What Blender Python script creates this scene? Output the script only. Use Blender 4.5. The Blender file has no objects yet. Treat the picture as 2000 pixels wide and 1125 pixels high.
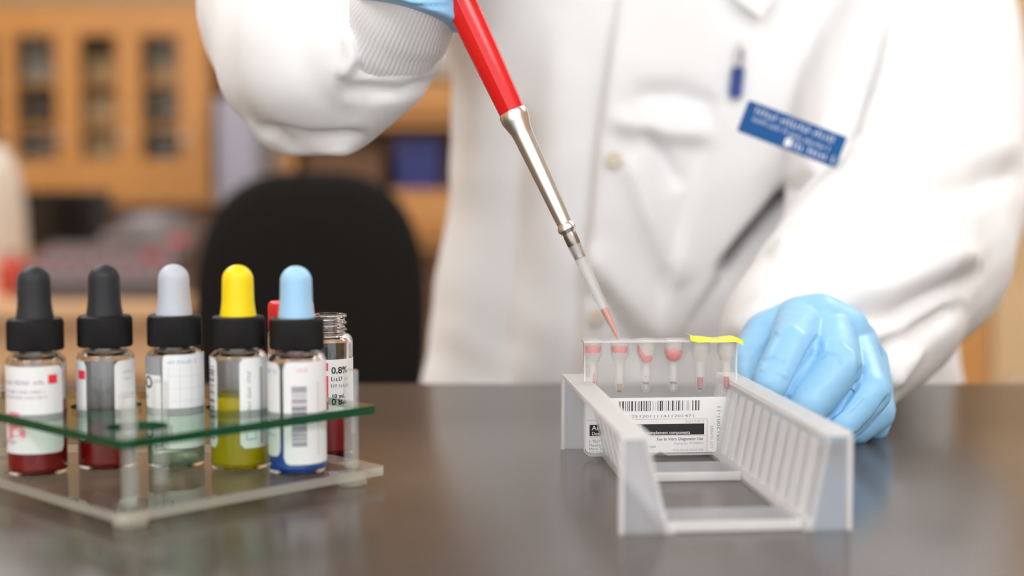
import bpy, bmesh, math, random
import numpy as np
from mathutils import Vector, Matrix, Quaternion
from mathutils.bvhtree import BVHTree

random.seed(7)
S = bpy.context.scene
COL = S.collection
PI = math.pi

# ------------------------------------------------------------------ camera
FPX = 2000 * 50.0 / 36.0
PITCH = math.atan(182.5 / FPX)
CAM = Vector((0, 0, 0.119))
cam = bpy.data.cameras.new('camera')
cam.lens = 50.0
cam.sensor_width = 36.0
cam.clip_start = 0.02
cam.clip_end = 60
cam.dof.use_dof = True
cam.dof.focus_distance = 0.640
cam.dof.aperture_fstop = 4.0
cam_o = bpy.data.objects.new('camera', cam)
COL.objects.link(cam_o)
cam_o.location = CAM
cam_o.rotation_euler = (PI / 2 - PITCH, 0, 0)
S.camera = cam_o

# ------------------------------------------------------------------ world, exposure
W = bpy.data.worlds.new('world')
S.world = W
W.use_nodes = True
bg = W.node_tree.nodes['Background']
bg.inputs[0].default_value = (0.97, 0.985, 1.0, 1)
bg.inputs[1].default_value = 1.35
S.view_settings.view_transform = 'Standard'
S.view_settings.look = 'None'
S.view_settings.gamma = 1.0
S.view_settings.use_curve_mapping = False
S.view_settings.exposure = 0.54
LAMP_STRENGTH = 11.5
S.cycles.use_denoising = True
S.cycles.max_bounces = 14
S.cycles.transparent_max_bounces = 24
S.cycles.transmission_bounces = 12
S.cycles.sample_clamp_indirect = 6.0

# ------------------------------------------------------------------ pixel helpers (2000 x 1125 frame)
FWD = Vector((0, math.cos(PITCH), -math.sin(PITCH)))
UP = Vector((0, math.sin(PITCH), math.cos(PITCH)))
RT = Vector((1, 0, 0))


def ray(px, py):
    return FWD + RT * ((px - 1000) / FPX) + UP * ((562.5 - py) / FPX)


def P(px, py, d):
    return CAM + ray(px, py) * d


def T(px, py, z=0.0):
    r = ray(px, py)
    return CAM + r * ((z - CAM.z) / r.z)


def project(v):
    """numpy (n,3) world -> pixel x, pixel y"""
    q = v - np.array(CAM)
    dep = q @ np.array(FWD)
    return 1000 + FPX * (q[:, 0] / dep), 562.5 - FPX * ((q @ np.array(UP)) / dep)


# ------------------------------------------------------------------ materials
MATS = {}


def mat(name, color, rough=0.5, metal=0.0, spec=0.5, bump=None, var=None, **kw):
    if name in MATS:
        return MATS[name]
    m = bpy.data.materials.new(name)
    m.use_nodes = True
    nt = m.node_tree
    b = nt.nodes['Principled BSDF']
    b.inputs['Base Color'].default_value = (*color, 1)
    b.inputs['Roughness'].default_value = rough
    b.inputs['Metallic'].default_value = metal
    b.inputs['Specular IOR Level'].default_value = spec
    for k, v in kw.items():
        b.inputs[k.replace('_', ' ')].default_value = v
    if bump or var:
        tc = nt.nodes.new('ShaderNodeTexCoord')
    if bump:
        sc, st, dist = bump
        n = nt.nodes.new('ShaderNodeTexNoise')
        n.inputs['Scale'].default_value = sc
        n.inputs['Detail'].default_value = 4
        bp = nt.nodes.new('ShaderNodeBump')
        bp.inputs['Strength'].default_value = st
        bp.inputs['Distance'].default_value = dist
        nt.links.new(tc.outputs['Object'], n.inputs['Vector'])
        nt.links.new(n.outputs['Fac'], bp.inputs['Height'])
        nt.links.new(bp.outputs['Normal'], b.inputs['Normal'])
    if var:
        sc, col2, stretch = var
        mp = nt.nodes.new('ShaderNodeMapping')
        mp.inputs['Scale'].default_value = stretch
        n2 = nt.nodes.new('ShaderNodeTexNoise')
        n2.inputs['Scale'].default_value = sc
        n2.inputs['Detail'].default_value = 5
        mx = nt.nodes.new('ShaderNodeMix')
        mx.data_type = 'RGBA'
        mx.inputs['A'].default_value = (*color, 1)
        mx.inputs['B'].default_value = (*col2, 1)
        nt.links.new(tc.outputs['Object'], mp.inputs['Vector'])
        nt.links.new(mp.outputs['Vector'], n2.inputs['Vector'])
        nt.links.new(n2.outputs['Fac'], mx.inputs['Factor'])
        nt.links.new(mx.outputs['Result'], b.inputs['Base Color'])
    MATS[name] = m
    return m


def clear_mat(name, tint=(1, 1, 1), body=(0.9, 0.9, 0.9), milk=0.1, rough=0.05, gloss=1.0, trans=0.5, ior=1.5):
    """thin clear or frosted plastic: transparency + a share of diffuse/translucent body + fresnel gloss"""
    if name in MATS:
        return MATS[name]
    m = bpy.data.materials.new(name)
    m.use_nodes = True
    nt = m.node_tree
    nt.nodes.clear()
    out = nt.nodes.new('ShaderNodeOutputMaterial')
    tr = nt.nodes.new('ShaderNodeBsdfTransparent')
    tr.inputs[0].default_value = (*tint, 1)
    df = nt.nodes.new('ShaderNodeBsdfDiffuse')
    df.inputs[0].default_value = (*body, 1)
    tl = nt.nodes.new('ShaderNodeBsdfTranslucent')
    tl.inputs[0].default_value = (*body, 1)
    mb = nt.nodes.new('ShaderNodeMixShader')
    mb.inputs[0].default_value = trans
    nt.links.new(df.outputs[0], mb.inputs[1])
    nt.links.new(tl.outputs[0], mb.inputs[2])
    m1 = nt.nodes.new('ShaderNodeMixShader')
    m1.inputs[0].default_value = milk
    nt.links.new(tr.outputs[0], m1.inputs[1])
    nt.links.new(mb.outputs[0], m1.inputs[2])
    gl = nt.nodes.new('ShaderNodeBsdfGlossy')
    gl.inputs['Roughness'].default_value = rough
    fr = nt.nodes.new('ShaderNodeFresnel')
    fr.inputs[0].default_value = ior
    mu = nt.nodes.new('ShaderNodeMath')
    mu.operation = 'MULTIPLY'
    mu.inputs[1].default_value = gloss
    ge = nt.nodes.new('ShaderNodeNewGeometry')     # a thin wall mirrors on its outer face only
    sb = nt.nodes.new('ShaderNodeMath')
    sb.operation = 'SUBTRACT'
    sb.inputs[0].default_value = 1.0
    nt.links.new(ge.outputs['Backfacing'], sb.inputs[1])
    mf = nt.nodes.new('ShaderNodeMath')
    mf.operation = 'MULTIPLY'
    nt.links.new(fr.outputs[0], mf.inputs[0])
    nt.links.new(sb.outputs[0], mf.inputs[1])
    nt.links.new(mf.outputs[0], mu.inputs[0])
    m2 = nt.nodes.new('ShaderNodeMixShader')
    nt.links.new(mu.outputs[0], m2.inputs[0])
    nt.links.new(m1.outputs[0], m2.inputs[1])
    nt.links.new(gl.outputs[0], m2.inputs[2])
    nt.links.new(m2.outputs[0], out.inputs[0])
    MATS[name] = m
    return m


def emit_mat(name, color, strength):
    m = bpy.data.materials.new(name)
    m.use_nodes = True
    nt = m.node_tree
    nt.nodes.clear()
    out = nt.nodes.new('ShaderNodeOutputMaterial')
    e = nt.nodes.new('ShaderNodeEmission')
    e.inputs[0].default_value = (*color, 1)
    e.inputs[1].default_value = strength
    nt.links.new(e.outputs[0], out.inputs[0])
    return m


def wood(name, c1, c2, rough=0.45):
    return mat(name, c1, rough, var=(3.0, c2, (9, 9, 0.7)))


# ------------------------------------------------------------------ mesh helpers
def mesh_obj(name, V, F, m, parent=None, smooth=35, loc=None):
    me = bpy.data.meshes.new(name)
    me.from_pydata([tuple(v) for v in V], [], [tuple(f) for f in F])
    me.validate()
    me.update()
    bm = bmesh.new()
    bm.from_mesh(me)
    bmesh.ops.recalc_face_normals(bm, faces=bm.faces)
    bm.to_mesh(me)
    bm.free()
    for mm in (m if isinstance(m, (list, tuple)) else [m]):
        me.materials.append(mm)
    if smooth:
        me.polygons.foreach_set('use_smooth', [True] * len(me.polygons))
        me.set_sharp_from_angle(angle=math.radians(smooth))
    o = bpy.data.objects.new(name, me)
    COL.objects.link(o)
    if parent is not None:
        o.parent = parent
    if loc is not None:
        o.location = loc
    return o


def tag(o, label=None, cat=None, group=None, kind=None):
    if label: o['label'] = label
    if cat: o['category'] = cat
    if group: o['group'] = group
    if kind: o['kind'] = kind
    return o


def thing(name, label, cat, loc=(0, 0, 0), rz=0.0, group=None):
    o = bpy.data.objects.new(name, None)
    o.empty_display_size = 0.02
    COL.objects.link(o)
    o.location = loc
    o.rotation_euler = (0, 0, rz)
    return tag(o, label, cat, group)


class MB:
    """collects shapes of one part"""

    def __init__(s):
        s.V = []
        s.F = []

    def add(s, V, F):
        n = len(s.V)
        s.V += [tuple(v) for v in V]
        s.F += [tuple(i + n for i in f) for f in F]
        return s

    def box(s, x0, x1, y0, y1, z0, z1, b=0.0):
        if b <= 0:
            V = [(x, y, z) for z in (z0, z1) for y in (y0, y1) for x in (x0, x1)]
            return s.add(V, [(0, 2, 3, 1), (4, 5, 7, 6), (0, 1, 5, 4), (2, 6, 7, 3), (0, 4, 6, 2), (1, 3, 7, 5)])
        bm = bmesh.new()
        bmesh.ops.create_cube(bm, size=1)
        for v in bm.verts:
            v.co = Vector(((x0 + x1) / 2 + v.co.x * (x1 - x0), (y0 + y1) / 2 + v.co.y * (y1 - y0), (z0 + z1) / 2 + v.co.z * (z1 - z0)))
        bmesh.ops.bevel(bm, geom=bm.edges[:] , offset=b, segments=2, profile=0.6, affect='EDGES')
        bm.verts.index_update()
        s.add([v.co[:] for v in bm.verts], [[v.index for v in f.verts] for f in bm.faces])
        bm.free()
        return s

    def prism(s, pts, y0, y1, axis='y'):
        """polygon pts (a,b) extruded: axis y -> (a, y, b); axis z -> (a, b, z); axis x -> (x, a, b)"""
        n = len(pts)
        f = {'y': lambda a, b, t: (a, t, b), 'z': lambda a, b, t: (a, b, t), 'x': lambda a, b, t: (t, a, b)}[axis]
        V = [f(a, b, y0) for a, b in pts] + [f(a, b, y1) for a, b in pts]
        F = [tuple(range(n)), tuple(range(2 * n - 1, n - 1, -1))]
        F += [(i, (i + 1) % n, n + (i + 1) % n, n + i) for i in range(n)]
        return s.add(V, F)

    def lathe(s, prof, n=48, c=(0, 0, 0), axis=None, rib=None, caps=True):
        """profile (r, z); axis: direction vector of z"""
        R = Matrix.Identity(3)
        if axis is not None:
            R = Vector((0, 0, 1)).rotation_difference(Vector(axis).normalized()).to_matrix()
        V, F = [], []
        C = Vector(c)
        for r, z in prof:
            for k in range(n):
                t = 2 * PI * k / n
                rr = r * (rib(t, z) if rib else 1)
                V.append(C + R @ Vector((rr * math.cos(t), rr * math.sin(t), z)))
        m = len(prof)
        for j in range(m - 1):
            for k in range(n):
                F.append((j * n + k, j * n + (k + 1) % n, (j + 1) * n + (k + 1) % n, (j + 1) * n + k))
        if caps:
            F.append(tuple(range(n - 1, -1, -1)))
            F.append(tuple((m - 1) * n + k for k in range(n)))
        return s.add(V, F)

    def tube(s, pts, r, n=12):
        pts = [Vector(p) for p in pts]
        rs = r if isinstance(r, (list, tuple)) else [r] * len(pts)
        V, F = [], []
        for i, p in enumerate(pts):
            d = (pts[min(i + 1, len(pts) - 1)] - pts[max(i - 1, 0)]).normalized()
            q = Vector((0, 0, 1)).rotation_difference(d)
            for k in range(n):
                t = 2 * PI * k / n
                V.append(p + q @ Vector((rs[i] * math.cos(t), rs[i] * math.sin(t), 0)))
        for j in range(len(pts) - 1):
            for k in range(n):
                F.append((j * n + k, j * n + (k + 1) % n, (j + 1) * n + (k + 1) % n, (j + 1) * n + k))
        F.append(tuple(range(n - 1, -1, -1)))
        F.append(tuple((len(pts) - 1) * n + k for k in range(n)))
        return s.add(V, F)

    def frustum(s, a, b, ra, rb, n=24):
        """tapered limb segment with round ends"""
        a, b = Vector(a), Vector(b)
        d = b - a
        L = max(d.length, 1e-6)
        q = Vector((0, 0, 1)).rotation_difference(d.normalized())
        prof = []
        for k in range(1, 7):
            t = -PI / 2 + PI / 2 * k / 7
            prof.append((ra * math.cos(t), ra * math.sin(t)))
        for k in range(0, 9):
            u = k / 8
            prof.append((ra + (rb - ra) * u, L * u))
        for k in range(1, 7):
            t = PI / 2 * k / 7
            prof.append((rb * math.cos(t), L + rb * math.sin(t)))
        V, F = [], []
        for r, z in prof:
            for k in range(n):
                t = 2 * PI * k / n
                V.append(a + q @ Vector((r * math.cos(t), r * math.sin(t), z)))
        m = len(prof)
        for j in range(m - 1):
            for k in range(n):
                F.append((j * n + k, j * n + (k + 1) % n, (j + 1) * n + (k + 1) % n, (j + 1) * n + k))
        F.append(tuple(range(n - 1, -1, -1)))
        F.append(tuple((m - 1) * n + k for k in range(n)))
        return s.add(V, F)

    def chain(s, pts):
        for (a, ra), (b, rb) in zip(pts[:-1], pts[1:]):
            s.frustum(a, b, ra, rb)
        return s

    def move(s, d):
        s.V = [(v[0] + d[0], v[1] + d[1], v[2] + d[2]) for v in s.V]
        return s

    def build(s, name, m, parent=None, smooth=35, loc=None):
        return mesh_obj(name, s.V, s.F, m, parent, smooth, loc)


def rounded_rect(x0, x1, z0, z1, r, n=5):
    pts = []
    for cx, cz, a0 in ((x1 - r, z1 - r, 0), (x0 + r, z1 - r, 90), (x0 + r, z0 + r, 180), (x1 - r, z0 + r, 270)):
        for k in range(n + 1):
            a = math.radians(a0 + 90 * k / n)
            pts.append((cx + r * math.cos(a), cz + r * math.sin(a)))
    return pts


_text_cache = {}


def text_mesh(body, size=1.0, bold=0.0, align='LEFT'):
    """flat letters as (verts 2d, faces), cap height about 0.7*size"""
    key = (body, bold)
    if key not in _text_cache:
        cu = bpy.data.curves.new('t', 'FONT')
        cu.body = body
        cu.size = 1.0
        cu.offset = bold
        cu.resolution_u = 3
        cu.fill_mode = 'FRONT'
        ob = bpy.data.objects.new('t', cu)
        COL.objects.link(ob)
        bpy.context.view_layer.update()
        dg = bpy.context.evaluated_depsgraph_get()
        me = ob.evaluated_get(dg).to_mesh()
        V = np.array([v.co[:2] for v in me.vertices]) if len(me.vertices) else np.zeros((0, 2))
        F = [tuple(p.vertices) for p in me.polygons]
        ob.evaluated_get(dg).to_mesh_clear()
        bpy.data.objects.remove(ob)
        bpy.data.curves.remove(cu)
        _text_cache[key] = (V, F)
    V, F = _text_cache[key]
    V = V * size
    if len(V):
        w = V[:, 0].max()
        if align == 'RIGHT': V = V - np.array([w, 0])
        if align == 'CENTER': V = V - np.array([w / 2, 0])
    return V, F


def scribble_rects(x0, x1, z, h, seed=1):
    """illegible small print: short strokes grouped into words"""
    rnd = random.Random(seed)
    R = []
    x = x0
    while x < x1:
        wl = rnd.randint(3, 8)
        for k in range(wl):
            if x > x1: break
            hh = h * rnd.choice((0.7, 0.75, 1.0))
            R.append((x, x + h * 0.16, z, z + hh))
            if rnd.random() < 0.7:
                zz = z + rnd.choice((0, 0.4, 0.65)) * h
                R.append((x, x + h * 0.42, zz, zz + h * 0.14))
            x += h * 0.6
        x += h * 0.5
    return R


class Print:
    """flat print collected in (s, z) millimetre coordinates, then mapped to a surface"""

    def __init__(s):
        s.V = []
        s.F = []

    def rect(s, a0, a1, z0, z1):
        n = len(s.V)
        k = max(1, int(abs(a1 - a0) / 1.2))
        for i in range(k + 1):
            a = a0 + (a1 - a0) * i / k
            s.V += [(a, z0), (a, z1)]
        for i in range(k):
            s.F.append((n + 2 * i, n + 2 * i + 2, n + 2 * i + 3, n + 2 * i + 1))
        return s

    def rects(s, R):
        for r in R: s.rect(*r)
        return s

    def text(s, body, a, z, size, bold=0.0, align='LEFT', rot=False, sx=1.0):
        V, F = text_mesh(body, size, bold, align)
        n = len(s.V)
        for v in V:
            if rot:
                s.V.append((a - v[1], z + v[0] * sx))
            else:
                s.V.append((a + v[0] * sx, z + v[1]))
        s.F += [tuple(i + n for i in f) for f in F]
        return s

    def bars(s, a0, a1, z0, z1, seed=3, along='a', fill=0.55):
        rnd = random.Random(seed)
        t0, t1 = (a0, a1) if along == 'a' else (z0, z1)
        u = (t1 - t0) / 95.0
        t = t0
        while t < t1:
            w = u * rnd.choice((1, 1, 1, 2, 2, 3))
            if along == 'a': s.rect(t, min(t + w, t1), z0, z1)
            else: s.rect(a0, a1, t, min(t + w, t1))
            t += w + u * rnd.choice((1, 1, 2, 2, 3)) * (0.55 / fill)
        return s

    def on_cyl(s, name, r, m, parent, eps=0.00025):
        """s coordinate in mm along the circumference measured from the front"""
        V = []
        for a, z in s.V:
            ph = a / 1000 / r
            V.append(((r + eps) * math.sin(ph), -(r + eps) * math.cos(ph), z / 1000))
        return mesh_obj(name, V, s.F, m, parent, smooth=0)

    def on_plane(s, name, y, m, parent):
        return mesh_obj(name, [(a / 1000, y, z / 1000) for a, z in s.V], s.F, m, parent, smooth=0)


def cyl_patch(name, r, ph0, ph1, z0, z1, m, parent, th=0.00012, cr=0.002, n=40):
    """a paper label wrapped round a vial, with rounded corners"""
    V, F = [], []
    w = math.radians(ph1 - ph0) * r
    for i in range(n + 1):
        s = w * i / n
        e = min(s, w - s)
        dz = 0.0
        if e < cr: dz = cr - math.sqrt(max(0, cr * cr - (cr - e) ** 2))
        ph = math.radians(ph0) + s / r
        for rr in (r, r + th):
            V.append((rr * math.sin(ph), -rr * math.cos(ph), z0 + dz))
            V.append((rr * math.sin(ph), -rr * math.cos(ph), z1 - dz))
    for i in range(n):
        a, b = 4 * i, 4 * (i + 1)
        F += [(a, a + 1, b + 1, b), (a + 2, b + 2, b + 3, a + 3), (a, b, b + 2, a + 2), (a + 1, a + 3, b + 3, b + 1)]
    F += [(0, 2, 3, 1), (4 * n, 4 * n + 1, 4 * n + 3, 4 * n + 2)]
    return mesh_obj(name, V, F, m, parent)


def remeshed(mb, voxel, smooth_it=6, smooth_f=0.5):
    """union of the collected shapes as one continuous surface (voxel remesh + smoothing)"""
    me = bpy.data.meshes.new('tmp')
    me.from_pydata(mb.V, [], mb.F)
    o = bpy.data.objects.new('tmp', me)
    COL.objects.link(o)
    r = o.modifiers.new('r', 'REMESH')
    r.mode = 'VOXEL'
    r.voxel_size = voxel
    r.adaptivity = 0
    if smooth_it:
        sm = o.modifiers.new('s', 'SMOOTH')
        sm.factor = smooth_f
        sm.iterations = smooth_it
    bpy.context.view_layer.update()
    dg = bpy.context.evaluated_depsgraph_get()
    ev = bpy.data.meshes.new_from_object(o.evaluated_get(dg))
    bpy.data.objects.remove(o)
    bpy.data.meshes.remove(me)
    return ev


def seg_dist(px, py, pts):
    """distance to a polyline, signed side (+ right of travel), and travel position 0..1"""
    best = np.full(px.shape, 1e9)
    side = np.zeros(px.shape)
    pos = np.zeros(px.shape)
    m = len(pts) - 1
    for i in range(m):
        ax, ay = pts[i]
        bx, by = pts[i + 1]
        dx, dy = bx - ax, by - ay
        L2 = dx * dx + dy * dy
        t = np.clip(((px - ax) * dx + (py - ay) * dy) / L2, 0, 1)
        qx, qy = px - (ax + t * dx), py - (ay + t * dy)
        d = np.hypot(qx, qy)
        c = dx * qy - dy * qx
        k = d < best
        best[k] = d[k]
        side[k] = np.sign(c[k])
        pos[k] = (i + t[k]) / m
    return best, side, pos


def fold_mesh(me, folds, noise=None):
    """press folds and creases into cloth along its normals"""
    n = len(me.vertices)
    V = np.empty(n * 3)
    me.vertices.foreach_get('co', V)
    V = V.reshape(-1, 3)
    N = np.empty(n * 3)
    me.vertices.foreach_get('normal', N)
    N = N.reshape(-1, 3)
    px, py = project(V)
    view = np.array(CAM) - V
    dist = np.linalg.norm(view, axis=1)
    view /= dist[:, None]
    facing = np.clip((N * view).sum(1) * 2.5, 0, 1)
    D = np.zeros(n)
    for f in folds:
        kind, pts, w, amp = f[:4]
        dlim = f[4] if len(f) > 4 else None
        d, side, pos = seg_dist(px, py, pts)
        ends = np.clip(np.minimum(pos, 1 - pos) * 6, 0, 1) ** 0.7
        if kind == 'ridge':
            a = amp * np.exp(-(d / w) ** 2) * ends
        elif kind == 'step':
            sd = d * side
            a = amp * (1 / (1 + np.exp(-sd / (w * 0.25)))) * np.exp(-np.clip(sd, 0, None) / (w * 9)) * (0.3 + 0.7 * ends)
        if dlim is not None:
            a = a * ((dist > dlim[0]) & (dist < dlim[1]))
        D += a * facing
    if noise is not None:
        D += noise(V)
    V = V + N * D[:, None]
    me.vertices.foreach_set('co', V.ravel())
    me.update()


def adopt(me, name, m, parent, loc):
    """a finished world-space mesh becomes a part of a thing whose base is loc"""
    me.name = name
    me.materials.clear()
    me.materials.append(m)
    n = len(me.vertices)
    V = np.empty(n * 3)
    me.vertices.foreach_get('co', V)
    V = V.reshape(-1, 3) - np.array(loc)
    me.vertices.foreach_set('co', V.ravel())
    me.polygons.foreach_set('use_smooth', [True] * len(me.polygons))
    me.update()
    o = bpy.data.objects.new(name, me)
    COL.objects.link(o)
    o.parent = parent
    return o


# ------------------------------------------------------------------ material set
M_bench = mat('bench_resin', (0.058, 0.044, 0.036), 0.22, spec=0.62, bump=(900, 0.05, 0.0003), var=(60, (0.070, 0.054, 0.045), (1, 1, 1)))
M_coat = mat('coat_cloth', (0.84, 0.835, 0.84), 0.95, spec=0.1, bump=(1400, 0.12, 0.0006))
M_knit = mat('knit_cotton', (0.80, 0.79, 0.80), 0.95, spec=0.1)
M_glove = mat('nitrile_blue', (0.27, 0.54, 0.80), 0.40, spec=0.45, bump=(320, 0.08, 0.0006))
M_wall = mat('wall_paint', (0.60, 0.42, 0.24), 0.9, bump=(90, 0.1, 0.002))
M_ceil = mat('ceiling_paint', (0.78, 0.76, 0.72), 0.95)
M_floor = mat('floor_vinyl', (0.30, 0.24, 0.18), 0.5, var=(8, (0.24, 0.19, 0.15), (1, 1, 1)))
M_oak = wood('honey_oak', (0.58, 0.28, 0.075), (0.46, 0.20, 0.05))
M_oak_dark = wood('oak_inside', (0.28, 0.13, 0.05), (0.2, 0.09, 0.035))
M_maple = wood('pale_maple', (0.62, 0.38, 0.20), (0.52, 0.31, 0.16))
M_black = mat('black_plastic', (0.007, 0.0065, 0.007), 0.38, spec=0.3)
M_blackcloth = mat('black_upholstery', (0.010, 0.009, 0.008), 0.9, spec=0.15)
M_paper = clear_mat('label_paper', (1, 1, 1), (0.92, 0.92, 0.92), 1.0, 0.4, 0.35, 0.20)
M_ink = mat('black_ink', (0.015, 0.013, 0.014), 0.6)
M_greyink = mat('grey_ink', (0.22, 0.22, 0.24), 0.6)
M_paleink = mat('pale_ink', (0.42, 0.41, 0.46), 0.6)
M_redink = mat('red_ink', (0.80, 0.03, 0.05), 0.6)
M_pinkink = mat('pink_ink', (0.82, 0.26, 0.30), 0.6)
M_blueink = mat('blue_ink', (0.18, 0.36, 0.68), 0.6)
M_steel = mat('brushed_steel', (0.70, 0.68, 0.66), 0.30, metal=1.0)
M_red = mat('red_lacquer', (0.66, 0.008, 0.010), 0.22, spec=0.5)

# ================================================================== the room
FLOOR = -0.92
CEIL = 1.90


def struct(name, mb, m, **k):
    return tag(mb.build(name, m, smooth=0), kind='structure', **k)


struct('floor', MB().box(-3.2, 3.2, -2.6, 6.3, FLOOR - 0.05, FLOOR), M_floor)
struct('ceiling', MB().box(-3.2, 3.2, -2.6, 6.3, CEIL, CEIL + 0.05), M_ceil)
struct('wall_back', MB().box(-3.2, 3.2, 6.2, 6.3, FLOOR, CEIL), M_wall)
struct('wall_left', MB().box(-3.3, -3.2, -2.6, 6.3, FLOOR, CEIL), M_wall)
struct('wall_right', MB().box(3.2, 3.3, -2.6, 6.3, FLOOR, CEIL), M_wall)
struct('baseboard_back', MB().box(-3.2, 3.2, 6.185, 6.2, FLOOR, FLOOR + 0.1), M_oak_dark)

M_lamp = emit_mat('lamp_diffuser', (0.98, 0.985, 1.0), LAMP_STRENGTH)
M_frame = mat('lamp_frame', (0.8, 0.8, 0.8), 0.4)
for i, (lx, ly) in enumerate([(-1.1, -1.2), (1.0, -1.2), (-1.6, 1.6), (1.6, 1.6), (-1.6, 4.0), (1.0, 4.0)]):
    t = thing('ceiling_light', 'flat fluorescent ceiling panel set in the white ceiling', 'light', (lx, ly, CEIL - 0.03), group='ceiling light panels')
    MB().box(-0.62, 0.62, -0.32, 0.32, 0.005, 0.03).build('frame', M_frame, t, 0)
    MB().box(-0.6, 0.6, -0.3, 0.3, 0.0, 0.0049).build('diffuser', M_lamp, t, 0)

# ================================================================== the bench
b = thing('lab_bench', 'dark brown laboratory bench with a smooth semi-gloss top', 'table', (0, 0.5, FLOOR))
MB().box(-1.3, 1.5, 0.22 - 0.5, 0.895 - 0.5, -FLOOR - 0.03, -FLOOR, 0.004).build('bench_top', M_bench, b)
for sx in (-1.22, 1.42):
    for sy in (-0.22, 0.33):
        MB().box(sx - 0.025, sx + 0.025, sy - 0.025, sy + 0.025, 0, -FLOOR - 0.03).build('leg', M_black, b, 0)
MB().box(-1.19, 1.39, 0.32, 0.34, 0.70, -FLOOR - 0.03).build('apron', M_black, b, 0)

# ================================================================== background furniture
D0 = 5.5


def bx_px(x0, x1, y0, y1, d0, d1):
    """box from a pixel rectangle on the front face at depth d0, reaching back to d1"""
    a = P(x0, y1, d0)
    c = P(x1, y0, d0)
    return a.x, c.x, a.y, a.y + (d1 - d0), a.z, c.z


def pbox(name, label, cat, rect, d0, depth, m, group=None, b=0.004):
    x0, x1, ya, yb, z0, z1 = bx_px(*rect, d0, d0 + depth)
    base = ((x0 + x1) / 2, (ya + yb) / 2, z0)
    mb = MB().box(x0, x1, ya, yb, z0, z1, b).move((-base[0], -base[1], -base[2]))
    return tag(mb.build(name, m, loc=base), label, cat, group)


# -- glazed oak display cabinet on the far wall, standing on its base cabinet
cx0, cx1 = -2.45, P(412, 0, D0).x
cz0, cz1 = P(0, 384, D0).z, P(0, 14, D0).z
cy = P(0, 200, D0).y
cab = thing('display_cabinet', 'honey oak wall cabinet with narrow glazed doors and shelves behind them', 'cabinet', ((cx0 + cx1) / 2, cy, cz0))
ox, oy, oz = cab.location


def cpart(name, x0, x1, y0, y1, z0, z1, m, parent=cab, bev=0.0):
    return MB().box(x0 - ox, x1 - ox, y0 - oy, y1 - oy, z0 - oz, z1 - oz, bev).build(name, m, parent, 0)


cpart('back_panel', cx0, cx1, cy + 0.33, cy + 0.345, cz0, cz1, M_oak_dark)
cpart('top', cx0, cx1, cy, cy + 0.33, cz1 - 0.04, cz1, M_oak)
cpart('bottom', cx0, cx1, cy, cy + 0.33, cz0, cz0 + 0.04, M_oak)
posts = [(-0.5, 34), (112, 160), (230, 278), (352, 410)]
zs1, zs2 = P(0, 158, D0).z, P(0, 244, D0).z
for zz in (zs1, zs2):
    cpart('shelf', cx0 + 0.02, cx1 - 0.02, cy + 0.04, cy + 0.33, zz - 0.015, zz + 0.005, M_oak)
cpart('side_panel', cx0, cx0 + 0.03, cy, cy + 0.33, cz0 + 0.04, cz1 - 0.04, M_oak)
M_pane = clear_mat('window_glass', (0.96, 0.97, 0.96), (1, 1, 1), 0.0, 0.02, 1.0)
xs = [(cx0 + 0.03, P(-120, 0, D0).x), (P(-75, 0, D0).x, P(-30, 0, D0).x)]
stiles = [(P(a, 0, D0).x, P(c, 0, D0).x) for a, c in posts]
for a, c in stiles:
    cpart('stile', a, c, cy - 0.02, cy + 0.002, cz0, cz1, M_oak)
cpart('stile', P(-130, 0, D0).x, P(-85, 0, D0).x, cy - 0.02, cy + 0.002, cz0, cz1, M_oak)
allst = [(P(-130, 0, D0).x, P(-85, 0, D0).x)] + stiles
for (a0, a1), (b0, b1) in zip(allst[:-1], allst[1:]):
    dr = cpart('door', a1, b0, cy - 0.018, cy + 0.0, cz1 - 0.11, cz1 - 0.0, M_oak)
    cpart('door_rail', a1, b0, cy - 0.018, cy + 0.0, cz0, P(0, 312, D0).z, M_oak, cab)
    cpart('pane', a1, b0, cy - 0.010, cy - 0.006, P(0, 312, D0).z, cz1 - 0.11, M_pane, cab)
    cpart('knob', b0 - 0.0 + 0.015, b0 + 0.035, cy - 0.045, cy - 0.02, zs2 - 0.06, zs2 - 0.04, M_steel, cab)

M_g1 = mat('grey_card', (0.25, 0.24, 0.22), 0.8)
M_g2 = mat('dark_card', (0.045, 0.035, 0.03), 0.8)
M_g3 = mat('tan_card', (0.42, 0.27, 0.14), 0.8)
M_g4 = mat('brown_card', (0.16, 0.085, 0.045), 0.8)
stuff = [  # px rect, material, label
    ((46, 104, 62, 152), M_g1, 'pale grey box on the top cabinet shelf', 'storage box'),
    ((48, 100, 176, 242), M_g2, 'dark squat box on the middle cabinet shelf', 'storage box'),
    ((44, 74, 266, 310), M_g2, 'black folder standing on the cabinet floor', 'folder'),
    ((78, 104, 256, 310), M_g4, 'brown folder standing on the cabinet floor', 'folder'),
    ((170, 224, 100, 152), M_g3, 'tan carton under a black tray in the cabinet', 'carton'),
    ((172, 222, 56, 100), M_g2, 'black tray on top of a tan carton', 'tray'),
    ((168, 226, 186, 242), M_g3, 'tan carton alone on the middle cabinet shelf', 'carton'),
    ((174, 224, 264, 310), M_g3, 'low tan carton on the cabinet floor', 'carton'),
    ((292, 346, 120, 152), M_g3, 'flat tan box beneath a grey metal case', 'storage box'),
    ((290, 346, 62, 118), M_g1, 'grey metal case on the top cabinet shelf', 'case'),
    ((296, 318, 170, 242), M_g2, 'tall black binder on the middle cabinet shelf', 'binder'),
    ((320, 346, 164, 242), M_g4, 'tall brown binder beside a black one on the middle shelf', 'binder'),
    ((298, 344, 254, 310), M_g2, 'wide black binder on the cabinet floor', 'binder'),
]
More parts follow.
